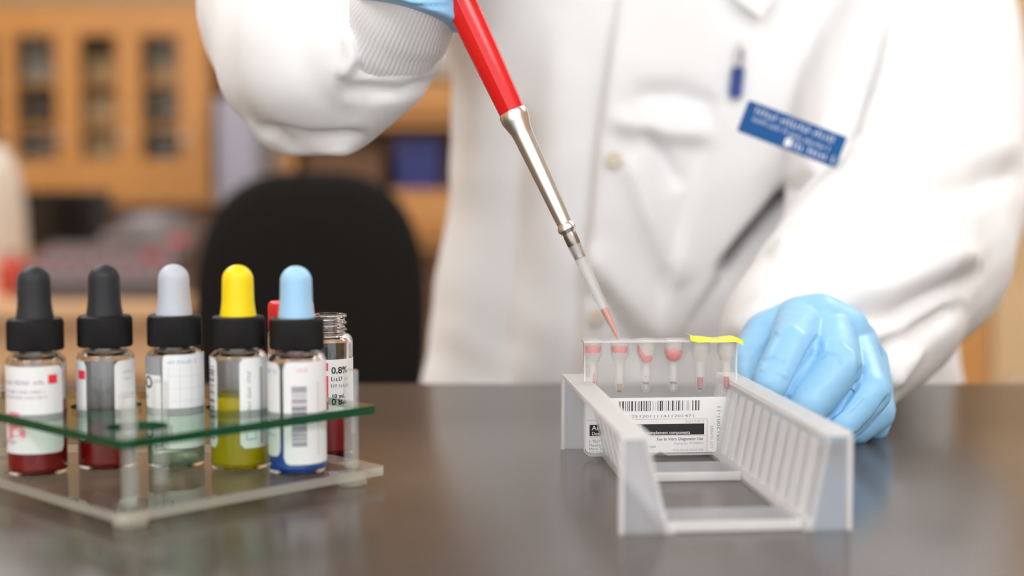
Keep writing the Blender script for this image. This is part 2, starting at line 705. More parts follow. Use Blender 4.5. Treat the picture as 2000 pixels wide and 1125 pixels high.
for i, (r, m, lab, cat) in enumerate(stuff):
    x0, x1, y0, y1 = r
    dd = D0 + 0.10
    # rest on the shelf below
    zb = zs1 + 0.0055 if y1 < 156 else (zs2 + 0.0055 if y1 < 246 else cz0 + 0.0405)
    if lab.startswith('black tray'): zb = None
    if lab.startswith('grey metal'): zb = None
    a = P(x0, y1, dd)
    c = P(x1, y0, dd)
    h = c.z - a.z
    if y1 >= 300: h = c.z - (cz0 + 0.04)
    if zb is None: zb = last_top + 0.0005
    nm = lab
    kind = cat.replace(' ', '_')
    o = thing(kind, lab, cat, ((a.x + c.x) / 2, a.y + 0.09, zb))
    hw = (c.x - a.x) / 2
    MB().box(-hw, hw, -0.09, 0.09, 0, h * 0.86, 0.004).build('body', m, o)
    if cat in ('folder', 'binder'):
        MB().box(-hw * 0.7, hw * 0.7, -0.0925, -0.09, h * 0.35, h * 0.6).build('spine_label', M_g1, o, 0)
        MB().box(-hw * 0.96, hw * 0.96, -0.08, 0.086, h * 0.86, h * 0.93).build('pages', M_paper, o, 0)
    else:
        MB().box(-hw * 1.02, hw * 1.02, -0.093, 0.093, h * 0.80, h, 0.003).build('lid', m, o)
    last_top = zb + h

# -- desk below and in front of the cabinet
DZ = -0.135
d_front = P(0, 606, 3.2)
dk = thing('wooden_desk', 'long pale wooden desk under the oak cabinet', 'desk', (-1.4, 4.2, FLOOR))
MB().box(-1.1, 0.64, -1.0, 0.85, DZ - FLOOR - 0.03, DZ - FLOOR, 0.006).build('desk_top', M_maple, dk)
MB().box(-1.08, 0.62, -0.95, -0.93, DZ - FLOOR - 0.17, DZ - FLOOR - 0.03).build('front_panel', M_maple, dk, 0)
for sx in (-1.05, 0.58):
    for sy in (-0.90, 0.80):
        MB().box(sx - 0.03, sx + 0.03, sy - 0.03, sy + 0.03, 0, DZ - FLOOR - 0.03).build('leg', M_maple, dk, 0)

# -- base cabinet under the glazed cabinet
bc = thing('base_cabinet', 'low oak base cabinet carrying the glazed cabinet behind the desk', 'cabinet', ((cx0 + cx1) / 2, cy + 0.15, FLOOR))
hw = (cx1 - cx0) / 2
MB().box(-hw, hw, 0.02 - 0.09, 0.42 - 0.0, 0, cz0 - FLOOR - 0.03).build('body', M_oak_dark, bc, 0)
MB().box(-hw - 0.01, hw + 0.01, -0.17, 0.45, cz0 - FLOOR - 0.03, cz0 - FLOOR - 0.001, 0.004).build('counter', M_oak, bc)
nd = 5
for k in range(nd):
    xa = -hw + 2 * hw * k / nd + 0.012
    xb = -hw + 2 * hw * (k + 1) / nd - 0.012
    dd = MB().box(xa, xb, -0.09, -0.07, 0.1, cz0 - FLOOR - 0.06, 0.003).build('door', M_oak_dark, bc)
    MB().box(xb - 0.05, xb - 0.04, -0.11, -0.09, 0.6, 0.75).build('handle', M_steel, dd, 0)


def on_desk(px, d):
    """a spot on the desk at the given pixel column and depth"""
    a = P(px, 500, d)
    return Vector((a.x, a.y, DZ + 0.0005))


# black monitor
p = on_desk(128, 4.6)
sc = 4.6 / FPX
mo = thing('monitor', 'black flat computer monitor standing at the back of the desk', 'monitor', p)
zt, zb = P(0, 372, 4.6).z - DZ, P(0, 486, 4.6).z - DZ
MB().box(-0.15, 0.15, -0.02, 0.02, zb, zt, 0.006).build('casing', M_black, mo)
MB().box(-0.14, 0.14, -0.0215, -0.0202, zb + 0.012, zt - 0.012).build('screen', mat('dark_screen', (0.006, 0.006, 0.007), 0.15), mo, 0)
MB().box(-0.025, 0.025, 0.0, 0.03, 0.01, zb + 0.05).build('stand', M_black, mo, 0)
MB().box(-0.1, 0.1, -0.07, 0.09, 0, 0.012, 0.004).build('foot', M_black, mo)
# grey analyser with red knob
M_eq = mat('equipment_grey', (0.17, 0.15, 0.15), 0.5)
M_eq2 = mat('equipment_mauve', (0.20, 0.11, 0.13), 0.5)
p = on_desk(306, 4.5)
eq = thing('centrifuge', 'grey bench centrifuge with a round lid and red knob on the desk', 'centrifuge', p)
zt = P(0, 396, 4.5).z - DZ
w = 88 * 4.5 / FPX
MB().box(-w, w, -0.14, 0.18, 0.012, zt * 0.62, 0.02).build('housing', M_eq, eq)
MB().lathe([(0.125, 0), (0.125, 0.02), (0.10, 0.05), (0.02, 0.06)], 32, (0, 0.02, zt * 0.62)).build('lid', M_eq, eq)
MB().lathe([(0.032, 0), (0.032, 0.02), (0.028, 0.026)], 24, (w * 0.72, -0.14, zt * 0.40), axis=(0, -1, 0)).build('red_knob', M_red, eq)
MB().box(-w * 0.8, 0, -0.143, -0.14, zt * 0.2, zt * 0.5).build('control_panel', M_black, eq, 0)
for fx in (-w * 0.8, w * 0.8):
    for fy in (-0.1, 0.14):
        MB().lathe([(0.015, 0), (0.015, 0.012)], 16, (fx, fy, 0)).build('foot', M_black, eq)
# keypad console, front of desk
p = on_desk(215, 3.55)
kc = thing('cell_counter', 'wide dark counting console with two rows of mauve keys', 'console', p)
w = 138 * 3.55 / FPX
h = P(0, 478, 3.55).z - DZ
MB().prism([(-0.16, 0), (0.14, 0), (0.14, h), (0.08, h), (-0.16, h * 0.35)], -w, w, 'x').build('housing', mat('console_dark', (0.075, 0.06, 0.06), 0.5), kc)
for r_ in range(2):
    for k in range(8):
        x = -w * 0.86 + 2 * w * 0.86 * k / 7
        yy = -0.10 + 0.09 * r_
        zz = h * 0.35 + (yy + 0.16) / 0.24 * h * 0.65
        MB().box(x - 0.013, x + 0.013, yy - 0.014, yy + 0.014, zz - 0.012, zz + 0.012, 0.003).build('key', M_red if (k == 6 and r_ == 1) else mat('key_mauve', (0.36, 0.19, 0.21), 0.5), kc)
# red capped bottle
p = on_desk(24, 3.6)
rb = thing('wash_bottle', 'red squat bottle with a dark cap at the end of the desk', 'bottle', p)
h = P(0, 492, 3.6).z - DZ
MB().lathe([(0.036, 0), (0.038, 0.006), (0.038, h * 0.72), (0.03, h * 0.82), (0.016, h * 0.88)], 32).build('body', mat('dull_red', (0.55, 0.06, 0.03), 0.5), rb)
MB().lathe([(0.018, h * 0.88), (0.018, h), (0.014, h + 0.004)], 24).build('cap', M_eq, rb)
# pale hood of a lamp / microscope cover at left edge
p = on_desk(-4, 4.2)
mc = thing('dust_cover', 'pale cloth dust cover over a tall instrument at the desk end', 'cover', p)
h = P(0, 285, 4.2).z - DZ
MB().lathe([(0.085, 0), (0.085, 0.02), (0.080, h * 0.5), (0.066, h * 0.8), (0.04, h * 0.95), (0.012, h)], 32,
           rib=lambda t, z: 1 + 0.05 * math.cos(6 * t)).build('cloth', mat('pale_cloth', (0.55, 0.48, 0.40), 0.9), mc)
MB().lathe([(0.088, 0.0), (0.09, 0.008), (0.085, 0.02)], 32).build('hem', mat('pale_hem', (0.5, 0.43, 0.35), 0.9), mc)
# grey upright equipment right of the cabinet
p = P(462, 340, 5.3)
fz = thing('gas_cabinet', 'bluish grey tall metal cabinet beside the glazed oak cabinet', 'cabinet', (p.x + 0.0, p.y + 0.2, FLOOR))
M_bg = mat('blue_grey_steel', (0.30, 0.30, 0.36), 0.45)
h = P(0, 190, 5.3).z - FLOOR
MB().box(-0.075, 0.085, -0.2, 0.2, 0.0, h, 0.01).build('body', M_bg, fz)
dd = MB().box(-0.068, 0.078, -0.215, -0.2, 0.05, h - 0.03, 0.004).build('door', M_bg, fz)
MB().box(0.05, 0.06, -0.235, -0.215, h * 0.55, h * 0.7).build('handle', M_steel, dd, 0)

# -- open oak shelf unit right of the chair
D2 = 4.3
x0, x1 = P(560, 0, D2).x, P(960, 0, D2).x
sh = thing('open_shelf_unit', 'honey oak open shelf unit behind the black chair', 'shelf', ((x0 + x1) / 2, P(0, 300, D2).y + 0.17, FLOOR))
hw = (x1 - x0) / 2
zt = P(0, 150, D2).z - FLOOR
for zz0, zz1, nm in ((P(0, 232, D2).z - FLOOR, zt, 'drawer_front'), (P(0, 470, D2).z - FLOOR, P(0, 372, D2).z - FLOOR, 'drawer_front')):
    MB().box(-hw + 0.02, hw - 0.02, -0.175, -0.155, zz0 + 0.004, zz1 - 0.02, 0.003).build(nm, M_oak, sh)
for zz in (zt - 0.02, P(0, 236, D2).z - FLOOR, P(0, 370, D2).z - FLOOR, P(0, 474, D2).z - FLOOR, 0.08):
    MB().box(-hw + 0.02, hw - 0.02, -0.17, 0.16, zz - 0.02, zz, 0).build('shelf_board', M_oak, sh, 0)
for sx in (-hw, hw - 0.02):
    MB().box(sx, sx + 0.02, -0.17, 0.17, 0, zt).build('side_panel', M_oak, sh, 0)
MB().box(-hw + 0.02, hw - 0.02, 0.155, 0.17, 0, zt).build('back_panel', mat('shelf_back', (0.40, 0.24, 0.13), 0.7), sh, 0)
a = P(816, 352, D2)
bn = thing('blue_bin', 'deep blue plastic bin on the open oak shelf', 'bin', (a.x, a.y + 0.13, P(0, 370, D2).z + 0.001))
w = 46 * D2 / FPX
h = P(0, 272, D2).z - P(0, 370, D2).z
M_blue = mat('bin_blue', (0.008, 0.016, 0.16), 0.4)
MB().prism([(-w * 0.86, 0), (w * 0.86, 0), (w, h * 0.94), (-w, h * 0.94)], -0.1, 0.1).build('body', M_blue, bn)
MB().box(-w * 1.05, w * 1.05, -0.108, 0.108, h * 0.9, h, 0.003).build('rim', M_blue, bn)
a = P(668, 352, D2)
bn = thing('brown_carton', 'brown cardboard carton on the open oak shelf left of the blue bin', 'carton', (a.x, a.y + 0.13, P(0, 370, D2).z + 0.001))
MB().box(-0.12, 0.12, -0.09, 0.09, 0, 0.12, 0.003).build('body', M_g4, bn)
MB().box(-0.02, 0.02, -0.0915, 0.0915, 0.119, 0.1212).build('tape', M_g3, bn, 0)
a = P(862, 150, D2)
bn = thing('white_carton', 'greyish white carton on top of the open oak shelf unit', 'carton', (a.x, a.y + 0.15, zt + FLOOR + 0.001))
MB().box(-0.09, 0.12, -0.1, 0.1, 0, 0.14, 0.003).build('body', mat('pale_card', (0.42, 0.38, 0.33), 0.8), bn)
MB().box(-0.092, 0.122, -0.102, 0.102, 0.11, 0.143, 0.002).build('lid', mat('pale_card', (0.42, 0.38, 0.33), 0.8), bn)

# -- tan cabinet at the right
D3 = 3.0
xa = P(1880, 0, D3)
tc = thing('tan_cupboard', 'tall tan cupboard with an oak edge post by the right wall', 'cupboard', (xa.x + 0.4, xa.y + 0.25, FLOOR))
zt = CEIL - FLOOR - 0.5
MB().box(-0.33, 0.5, -0.24, 0.25, 0.0, zt, 0.004).build('body', mat('tan_laminate', (0.56, 0.38, 0.20), 0.5), tc)
MB().box(-0.40, -0.33, -0.25, 0.25, 0.0, P(0, 575, D3).z - FLOOR).build('edge_post', M_oak, tc, 0)
dd = MB().box(-0.32, 0.49, -0.255, -0.24, 0.1, P(0, 560, D3).z - FLOOR, 0.003).build('door', mat('tan_laminate', (0.56, 0.38, 0.20), 0.5), tc)
MB().box(-0.28, -0.265, -0.28, -0.255, 0.5, 0.65).build('handle', M_steel, dd, 0)
xa = P(1846, 0, 2.9)
wb = thing('waste_bin', 'black pedal waste bin next to the tan cupboard', 'bin', (xa.x - 0.05, xa.y + 0.2, FLOOR))
h = P(0, 655, 2.9).z - FLOOR
MB().prism([(-0.09, 0), (0.09, 0), (0.1, h - 0.03), (-0.1, h - 0.03)], -0.1, 0.1).build('body', M_black, wb)
MB().box(-0.105, 0.105, -0.105, 0.105, h - 0.03, h, 0.005).build('lid', M_black, wb)

# -- black office chair behind the bench
D1 = 2.3
a = P(618, 400, D1)
ch = thing('office_chair', 'black upholstered office chair with a broad rounded backrest', 'chair', (a.x, a.y, FLOOR))
zt = P(0, 334, D1).z - FLOOR
zb = zt - 0.46
pts = []
hwid = 222 * D1 / FPX
n = 48
for k in range(n):
    t = 2 * PI * k / n
    c, s_ = math.cos(t), math.sin(t)
    e = 2 / 3.0 if s_ > 0 else 2 / 3.6
    x = hwid * math.copysign(abs(c) ** e, c)
    z = (zt + zb) / 2 + (zt - zb) / 2 * math.copysign(abs(s_) ** (2 / 2.5), s_)
    pts.append((x, z))
V, F = [], []
cz_ = (zt + zb) / 2
lay = [(-0.030, 0.90), (-0.036, 0.6), (-0.02, 0.985), (0.0, 1.0), (0.02, 0.985), (0.033, 0.90)]
lay = [(0.022, 0.5), (0.012, 0.85), (-0.005, 0.96), (-0.03, 1.0), (-0.05, 0.96), (-0.06, 0.85), (-0.055, 0.5)]
for yy, s_ in lay:
    for x, z in pts:
        xx = x * s_
        V.append((xx, yy - 0.25 * xx * xx / hwid, cz_ + (z - cz_) * s_))
for j in range(len(lay) - 1):
    for k in range(n):
        F.append((j * n + k, j * n + (k + 1) % n, (j + 1) * n + (k + 1) % n, (j + 1) * n + k))
F.append(tuple(range(n)))
F.append(tuple((len(lay) - 1) * n + k for k in range(n - 1, -1, -1)))
mesh_obj('backrest', V, F, M_blackcloth, ch, 60)
MB().tube([(0, -0.06, cz_), (0, -0.09, zb - 0.02), (0, -0.02, 0.45), (0, 0.15, 0.44)], 0.02).build('back_bar', M_black, ch)
MB().prism(rounded_rect(-0.24, 0.24, 0.0, 0.46, 0.09), 0.46, 0.54, 'z').build('seat', M_blackcloth, ch)
MB().lathe([(0.03, 0.1), (0.03, 0.3), (0.02, 0.3), (0.02, 0.46)], 20, (0, 0.2, 0)).build('gas_column', M_black, ch)
for k in range(5):
    t = 2 * PI * k / 5 + 0.3
    e = Vector((0.29 * math.cos(t), 0.2 + 0.29 * math.sin(t), 0.075))
    MB().tube([(0, 0.2, 0.115), tuple(e)], [0.024, 0.016]).build('leg', M_black, ch)
    MB().lathe([(0.028, -0.02), (0.03, -0.015), (0.03, 0.015), (0.028, 0.02)], 20, (e.x, e.y, 0.03), axis=(-math.sin(t), math.cos(t), 0)).build('caster', M_black, ch)

# ================================================================== the person
px0 = Vector((0.15, 1.15, FLOOR))
per = thing('person', 'person in a white lab coat and blue gloves pipetting at the bench', 'person', px0)

mb = MB()
# torso: elliptical rings, flaring to the hem
rings = [(-0.60, 0.148, 1.17, 0.235, 0.15), (-0.30, 0.148, 1.17, 0.228, 0.15), (-0.03, 0.145, 1.165, 0.219, 0.145), (0.10, 0.142, 1.16, 0.197, 0.138),
         (0.20, 0.138, 1.155, 0.186, 0.132), (0.30, 0.138, 1.15, 0.190, 0.125), (0.38, 0.14, 1.15, 0.188, 0.11), (0.44, 0.14, 1.155, 0.13, 0.085), (0.475, 0.14, 1.16, 0.07, 0.065), (0.53, 0.14, 1.155, 0.06, 0.06)]
n = 72
V, F = [], []
for z, cx_, cy_, a_, b_ in rings:
    for k in range(n):
        t = 2 * PI * k / n
        c, s_ = math.cos(t), math.sin(t)
        V.append((cx_ + a_ * math.copysign(abs(c) ** 0.85, c), cy_ + b_ * math.copysign(abs(s_) ** 0.85, s_), z))
for j in range(len(rings) - 1):
    for k in range(n):
        F.append((j * n + k, j * n + (k + 1) % n, (j + 1) * n + (k + 1) % n, (j + 1) * n + k))
F.append(tuple(range(n - 1, -1, -1)))
F.append(tuple((len(rings) - 1) * n + k for k in range(n)))
mb.add(V, F)
# sleeve on the right of the picture
mb.chain([(P(1752, -160, 1.14), 0.082), (P(1768, 130, 1.06), 0.084), (P(1770, 385, 0.965), 0.081), (P(1748, 478, 0.905), 0.072),
          (P(1660, 590, 0.80), 0.060), (P(1582, 690, 0.752), 0.050)])
mb.chain([(P(1640, 610, 0.80), 0.055), (P(1590, 672, 0.76), 0.052)])
# sleeve on the left of the picture
mb.chain([(P(770, -330, 1.16), 0.085), (P(650, -150, 0.95), 0.078), (P(610, 30, 0.80), 0.064), (P(612, 105, 0.755), 0.053), (P(640, 105, 0.725), 0.048), (P(692, 92, 0.708), 0.037)])
mb.chain([(P(610, 0, 0.80), 0.062), (P(560, 80, 0.77), 0.042), (P(562, 212, 0.748), 0.0245), (P(668, 216, 0.722), 0.0215), (P(772, 140, 0.694), 0.019), (P(826, 110, 0.69), 0.012)])
coat = remeshed(mb, 0.0029, 12, 0.5)


def coat_noise(V):
    x, y, z = V[:, 0], V[:, 1], V[:, 2]
    a = np.sin(x * 31 + 4 * np.sin(z * 9)) * np.sin(z * 17 + 3 * np.sin(x * 13 + y * 7))
    b_ = np.sin(x * 70 + y * 40 + 5 * np.sin(z * 21)) * np.sin(z * 47 + x * 23)
    return 0.0022 * a + 0.0008 * b_


FAR = (0.88, 2.0)
NEAR = (0.3, 0.86)
folds = [
    # body, left panel hanging folds
    ('ridge', [(960, 60), (930, 400), (885, 760)], 34, 0.006, FAR),
    ('ridge', [(1020, 200), (1000, 480), (975, 760)], 26, -0.006, FAR),
    ('ridge', [(1090, 20), (1085, 380), (1075, 760)], 40, 0.006, FAR),
    # front overlap edge
    ('step', [(1130, 760), (1150, 500), (1172, 260), (1215, -40)], 14, 0.014, FAR),
    # chest folds
    ('ridge', [(1190, 235), (1290, 255), (1400, 262)], 22, 0.010, FAR),
    ('ridge', [(1230, 190), (1330, 185), (1400, 215)], 24, -0.009, FAR),
    ('ridge', [(1255, 250), (1290, 300), (1330, 370)], 16, -0.008, FAR),
    ('ridge', [(1230, 300), (1270, 420), (1330, 560)], 26, 0.008, FAR),
    ('ridge', [(1150, 480), (1230, 580), (1330, 690)], 30, 0.011, FAR),
    ('ridge', [(1160, 560), (1210, 640), (1260, 740)], 18, -0.007, FAR),
    ('step', [(1400, 180), (1390, 300), (1340, 450), (1280, 640)], 16, -0.008, FAR),
    # crease between chest and arm
    ('step', [(1390, 560), (1450, 470), (1570, 330), (1640, 215), (1735, -20)], 10, -0.020, FAR),
    ('ridge', [(1400, 540), (1450, 470), (1570, 330), (1640, 215), (1735, -20)], 8, -0.022, FAR),
    ('ridge', [(1400, 530), (1450, 470), (1520, 390), (1590, 310)], 6, -0.022, FAR),
    # right-hand sleeve
    ('ridge', [(1560, 430), (1720, 385), (1850, 372), (2010, 335)], 26, -0.010),
    ('ridge', [(1640, 330), (1780, 300), (2010, 285)], 34, 0.007),
    ('ridge', [(1560, 470), (1750, 470), (1930, 520)], 34, 0.008),
    ('ridge', [(1500, 500), (1600, 440), (1700, 430)], 20, 0.007),
    ('ridge', [(1640, 620), (1760, 610), (1930, 520)], 22, -0.007),
    ('ridge', [(1560, 575), (1720, 560), (1900, 500)], 30, 0.006),
    ('ridge', [(1700, 690), (1790, 660), (1890, 590)], 16, -0.008),
    ('ridge', [(1420, 660), (1500, 590), (1620, 560)], 22, 0.005),
    ('ridge', [(1800, 660), (1770, 710), (1740, 760)], 18, 0.006),
    # left-hand sleeve
    ('ridge', [(500, 250), (600, 270), (720, 262)], 12, -0.005, NEAR),
    ('ridge', [(660, 170), (780, 180), (850, 160)], 16, -0.004, NEAR),
    ('ridge', [(668, 150), (690, 110), (680, 60)], 10, 0.005, NEAR),
    ('ridge', [(690, 140), (760, 118), (850, 100)], 9, -0.005, NEAR),
    ('ridge', [(545, 300), (620, 285), (700, 290)], 12, 0.003, NEAR),
]
fold_mesh(coat, folds, coat_noise)
# keep for placing things on the cloth
cv = np.empty(len(coat.vertices) * 3)
coat.vertices.foreach_get('co', cv)
coat_bvh = BVHTree.FromPolygons([tuple(v) for v in cv.reshape(-1, 3)], [tuple(p.vertices) for p in coat.polygons])


def on_coat(px, py, off=0.0):
    r = ray(px, py).normalized()
    loc, nor, idx, dist = coat_bvh.ray_cast(CAM, r)
    if loc is None:
        return P(px, py, 1.03)
    return loc - r * off


coat_o = adopt(coat, 'lab_coat', M_coat, per, px0)
coat_o['label'] = 'loose white lab coat'


def part_w(name, mb, m, parent=None, smooth=35, root=px0):
    o = mb.move((-root[0], -root[1], -root[2])).build(name, m, parent or per, smooth)
    return o


# shirt collar point at the top
cpts = [(1418, -60), (1440, 0), (1486, 34), (1512, -4), (1525, -60)]
V = [on_coat(a, c, 0.012) for a, c in cpts] + [on_coat(a, c, 0.007) for a, c in cpts]
n = len(cpts)
F = [tuple(range(n)), tuple(range(2 * n - 1, n - 1, -1))] + [(i, (i + 1) % n, n + (i + 1) % n, n + i) for i in range(n)]
part_w('collar', MB().add(V, F), mat('collar_cloth', (0.90, 0.90, 0.90), 0.9, spec=0.1), coat_o, 35)
# button on the front edge
c = on_coat(1199, 312, 0.0025)
part_w('button', MB().lathe([(0.0045, 0), (0.0055, 0.001), (0.0055, 0.002), (0.0045, 0.003), (0.003, 0.0025)], 24, c, axis=-ray(1199, 312)), mat('cream_button', (0.72, 0.62, 0.48), 0.4), coat_o)
c = on_coat(1165, 620, 0.0025)
part_w('button', MB().lathe([(0.0045, 0), (0.0055, 0.001), (0.0055, 0.002), (0.0045, 0.003), (0.003, 0.0025)], 24, c, axis=-ray(1165, 620)), mat('cream_button', (0.72, 0.62, 0.48), 0.4), coat_o)

# ---- glove holding the card rack (right of the picture)
mb = MB()
idx_ = [(P(1566, 632, 0.702), 0.0130), (P(1546, 676, 0.669), 0.0106), (P(1508, 752, 0.660), 0.0100), (P(1500, 790, 0.664), 0.0085)]
mid_ = [(P(1618, 640, 0.703), 0.0130), (P(1636, 718, 0.667), 0.0116), (P(1579, 790, 0.658), 0.0104), (P(1540, 816, 0.665), 0.0088)]
rin_ = [(P(1662, 668, 0.708), 0.0122), (P(1697, 766, 0.673), 0.0106), (P(1642, 827, 0.664), 0.0094), (P(1596, 842, 0.668), 0.0085)]
pin_ = [(P(1694, 705, 0.716), 0.0105), (P(1714, 806, 0.692), 0.0086), (P(1672, 838, 0.686), 0.0078), (P(1636, 842, 0.684), 0.0072)]
for f in (idx_, mid_, rin_, pin_):
    mb.chain(f)
wr = P(1606, 668, 0.79)
for (a, r_), off in ((idx_[0], (-0.016, 0, 0.012)), (mid_[0], (-0.005, 0, 0.006)), (rin_[0], (0.006, 0, 0.0)), (pin_[0], (0.014, 0, -0.008))):
    mb.frustum(a, wr + Vector(off), r_, 0.019)
# glove stretched across the knuckles and down the outer edge of the hand
mb.chain([(P(1568, 630, 0.703), 0.0135), (P(1600, 628, 0.701), 0.0140), (P(1645, 648, 0.704), 0.0135), (P(1678, 690, 0.712), 0.0118)])
mb.chain([(P(1578, 645, 0.700), 0.0110), (P(1612, 652, 0.699), 0.0110), (P(1655, 684, 0.703), 0.0110), (P(1686, 722, 0.709), 0.0095)])
mb.chain([(P(1560, 690, 0.708), 0.013), (P(1600, 740, 0.708), 0.014), (P(1650, 785, 0.709), 0.013)])
mb.chain([(P(1668, 668, 0.716), 0.0120), (P(1700, 740, 0.714), 0.0105), (P(1716, 800, 0.710), 0.0085), (P(1708, 834, 0.702), 0.0072)])
mb.chain([(wr + Vector((0.0, 0, -0.015)), 0.022), (P(1690, 800, 0.735), 0.013)])
# thumb and the web beside it
mb.chain([(wr + Vector((-0.02, 0, 0.0)), 0.020), (P(1512, 668, 0.718), 0.0170), (P(1478, 712, 0.697), 0.0135), (P(1474, 775, 0.678), 0.0095)])
mb.chain([(P(1550, 640, 0.715), 0.014), (P(1505, 662, 0.712), 0.014)])
glove = remeshed(mb, 0.0008, 9, 0.5)
gf = [
    ('ridge', [(1484, 706), (1510, 700), (1536, 712)], 3.5, -0.0009),
    ('ridge', [(1484, 722), (1512, 724), (1542, 738)], 4, 0.0006),
    ('ridge', [(1515, 652), (1532, 640), (1562, 636)], 6, 0.0008),
    ('ridge', [(1600, 672), (1638, 664), (1666, 690), (1672, 722)], 6, 0.0008),
    ('ridge', [(1590, 702), (1615, 690), (1636, 696), (1646, 714)], 3.5, -0.0011),
    ('ridge', [(1616, 826), (1660, 800), (1692, 768)], 4, 0.0005),
    ('ridge', [(1598, 655), (1586, 682), (1568, 716), (1544, 765), (1530, 792)], 4.5, -0.0032),
    ('ridge', [(1686, 712), (1670, 758), (1640, 800), (1600, 835)], 4.5, -0.0026),
    ('ridge', [(1738, 770), (1712, 812), (1680, 846), (1650, 862)], 4, -0.0016),
    ('ridge', [(1465, 700), (1482, 676), (1502, 655)], 5, 0.0005),
]
fold_mesh(glove, gf, lambda V: 0.00010 * np.sin(V[:, 0] * 420 + 2 * np.sin(V[:, 2] * 300)) * np.sin(V[:, 2] * 520 + V[:, 1] * 300))
g1 = adopt(glove, 'glove', M_glove, per, px0)
g1['label'] = 'light blue nitrile glove curled beside the card rack'

# ---- knitted cuff and glove at the pipette
ca, cb = P(756, 96, 0.696), P(814, -30, 0.664)
ax = (cb - ca)
L = ax.length
V = MB().lathe([(0.0245, 0), (0.0250, L * 0.1), (0.0262, L * 0.28), (0.0248, L * 0.42), (0.0258, L * 0.55), (0.0240, L * 0.7), (0.0232, L * 0.9), (0.022, L * 1.1), (0.020, L * 1.2)], 288, ca, axis=ax,
               rib=lambda t, z: 1 + 0.018 * (0.5 + 0.5 * math.cos(72 * t)) + 0.02 * math.sin(3 * t + z * 120))
part_w('knit_cuff', V, M_knit, per, 80)
mb = MB()
h0, h1 = P(804, 30, 0.664), P(850, -95, 0.672)
mb.lathe([(0.0255, 0.0), (0.0268, 0.0006), (0.0272, 0.002), (0.0264, 0.004), (0.0262, 0.012), (0.027, 0.024)], 64, h0, axis=(P(838, -90, 0.664) - h0))
mb.frustum(P(838, -95, 0.668), h1, 0.026, 0.029)
mb.frustum(h1, P(880, -160, 0.678), 0.031, 0.026)
pip_a, pip_b = P(1003, 222, 0.648), P(1207, 660, 0.6405)
pdir = (pip_a - pip_b).normalized()
for k, dz in enumerate((0, 0.021, 0.042, 0.062)):
    q = pip_a + pdir * (0.078 + dz)
    s0 = q + Vector((-0.030, 0.022, 0.004))
    s1 = q + Vector((-0.004, 0.020, 0.002))
    s2 = q + Vector((0.016, 0.004, 0.0))
    s3 = q + Vector((0.006, -0.017, -0.002))
    s4 = q + Vector((-0.012, -0.016, -0.003))
    mb.chain([(s0, 0.0115), (s1, 0.0108), (s2, 0.0100), (s3, 0.0092), (s4, 0.0082)])
q = pip_a + pdir * 0.165
mb.chain([(h1, 0.02), (q + Vector((-0.03, -0.004, -0.01)), 0.013), (q + Vector((-0.012, -0.004, 0.012)), 0.0105), (q + Vector((0.0, -0.004, 0.018)), 0.0085)])
gl2 = remeshed(mb, 0.0013, 5, 0.5)
fold_mesh(gl2, [('ridge', [(740, -8), (810, 12), (880, 14)], 3, -0.0008), ('ridge', [(740, -16), (800, 4), (878, 4)], 3, 0.0008)])
g2 = adopt(gl2, 'glove', M_glove, per, px0)
g2['label'] = 'blue glove over the knitted cuff, gripping the pipette'

# ================================================================== name badge and pen
bc_px = [(1463, 195), (1655, 268), (1633, 322), (1440, 255)]
cen = on_coat(1548, 260, 0.0)
hits = [on_coat(a, c) for a, c in bc_px + [(1548, 260), (1500, 240), (1600, 285)]]
dmin = min((h_ - CAM).dot(FWD) for h_ in hits) - 0.003
cor = [P(a, c, dmin) for a, c in bc_px]
tl, tr, br, bl = cor
ex = (tr - tl)
ez = (bl - tl)
bw, bh = ex.length, ez.length
exn = ex.normalized()
ezn = -(ez - exn * ez.dot(exn)).normalized()
eyn = ezn.cross(exn)
origin = bl
bd = thing('name_badge', 'tilted blue name badge with white lettering pinned on the coat chest', 'badge', origin)
bd.matrix_world = Matrix((exn, eyn, ezn)).transposed().to_4x4()
bd.location = origin
M_badge = mat('badge_blue', (0.0, 0.075, 0.25), 0.45, spec=0.25)
MB().prism(rounded_rect(0, bw, 0, bh, 0.0015), 0.0, 0.002).build('plate', M_badge, bd)
pr = Print()
W_, H_ = bw * 1000, bh * 1000
pr.rects(scribble_rects(W_ * 0.10, W_ * 0.93, H_ * 0.68, H_ * 0.20, 11))
pr.rects(scribble_rects(W_ * 0.10, W_ * 0.45, H_ * 0.44, H_ * 0.13, 12))
pr.rects(scribble_rects(W_ * 0.48, W_ * 0.88, H_ * 0.40, H_ * 0.14, 13))
M_white = mat('badge_white', (0.75, 0.78, 0.85), 0.5)
s_ = eyn.dot(FWD)
front = -0.0003 if s_ > 0 else 0.0023
pr.on_plane('lettering', front, M_white, bd)
pr = Print().rect(W_ * 0.46, W_ * 0.52, H_ * 0.08, H_ * 0.34).rects(scribble_rects(W_ * 0.54, W_ * 0.96, H_ * 0.10, H_ * 0.22, 14))
pr.on_plane('logo', front, M_white, bd)

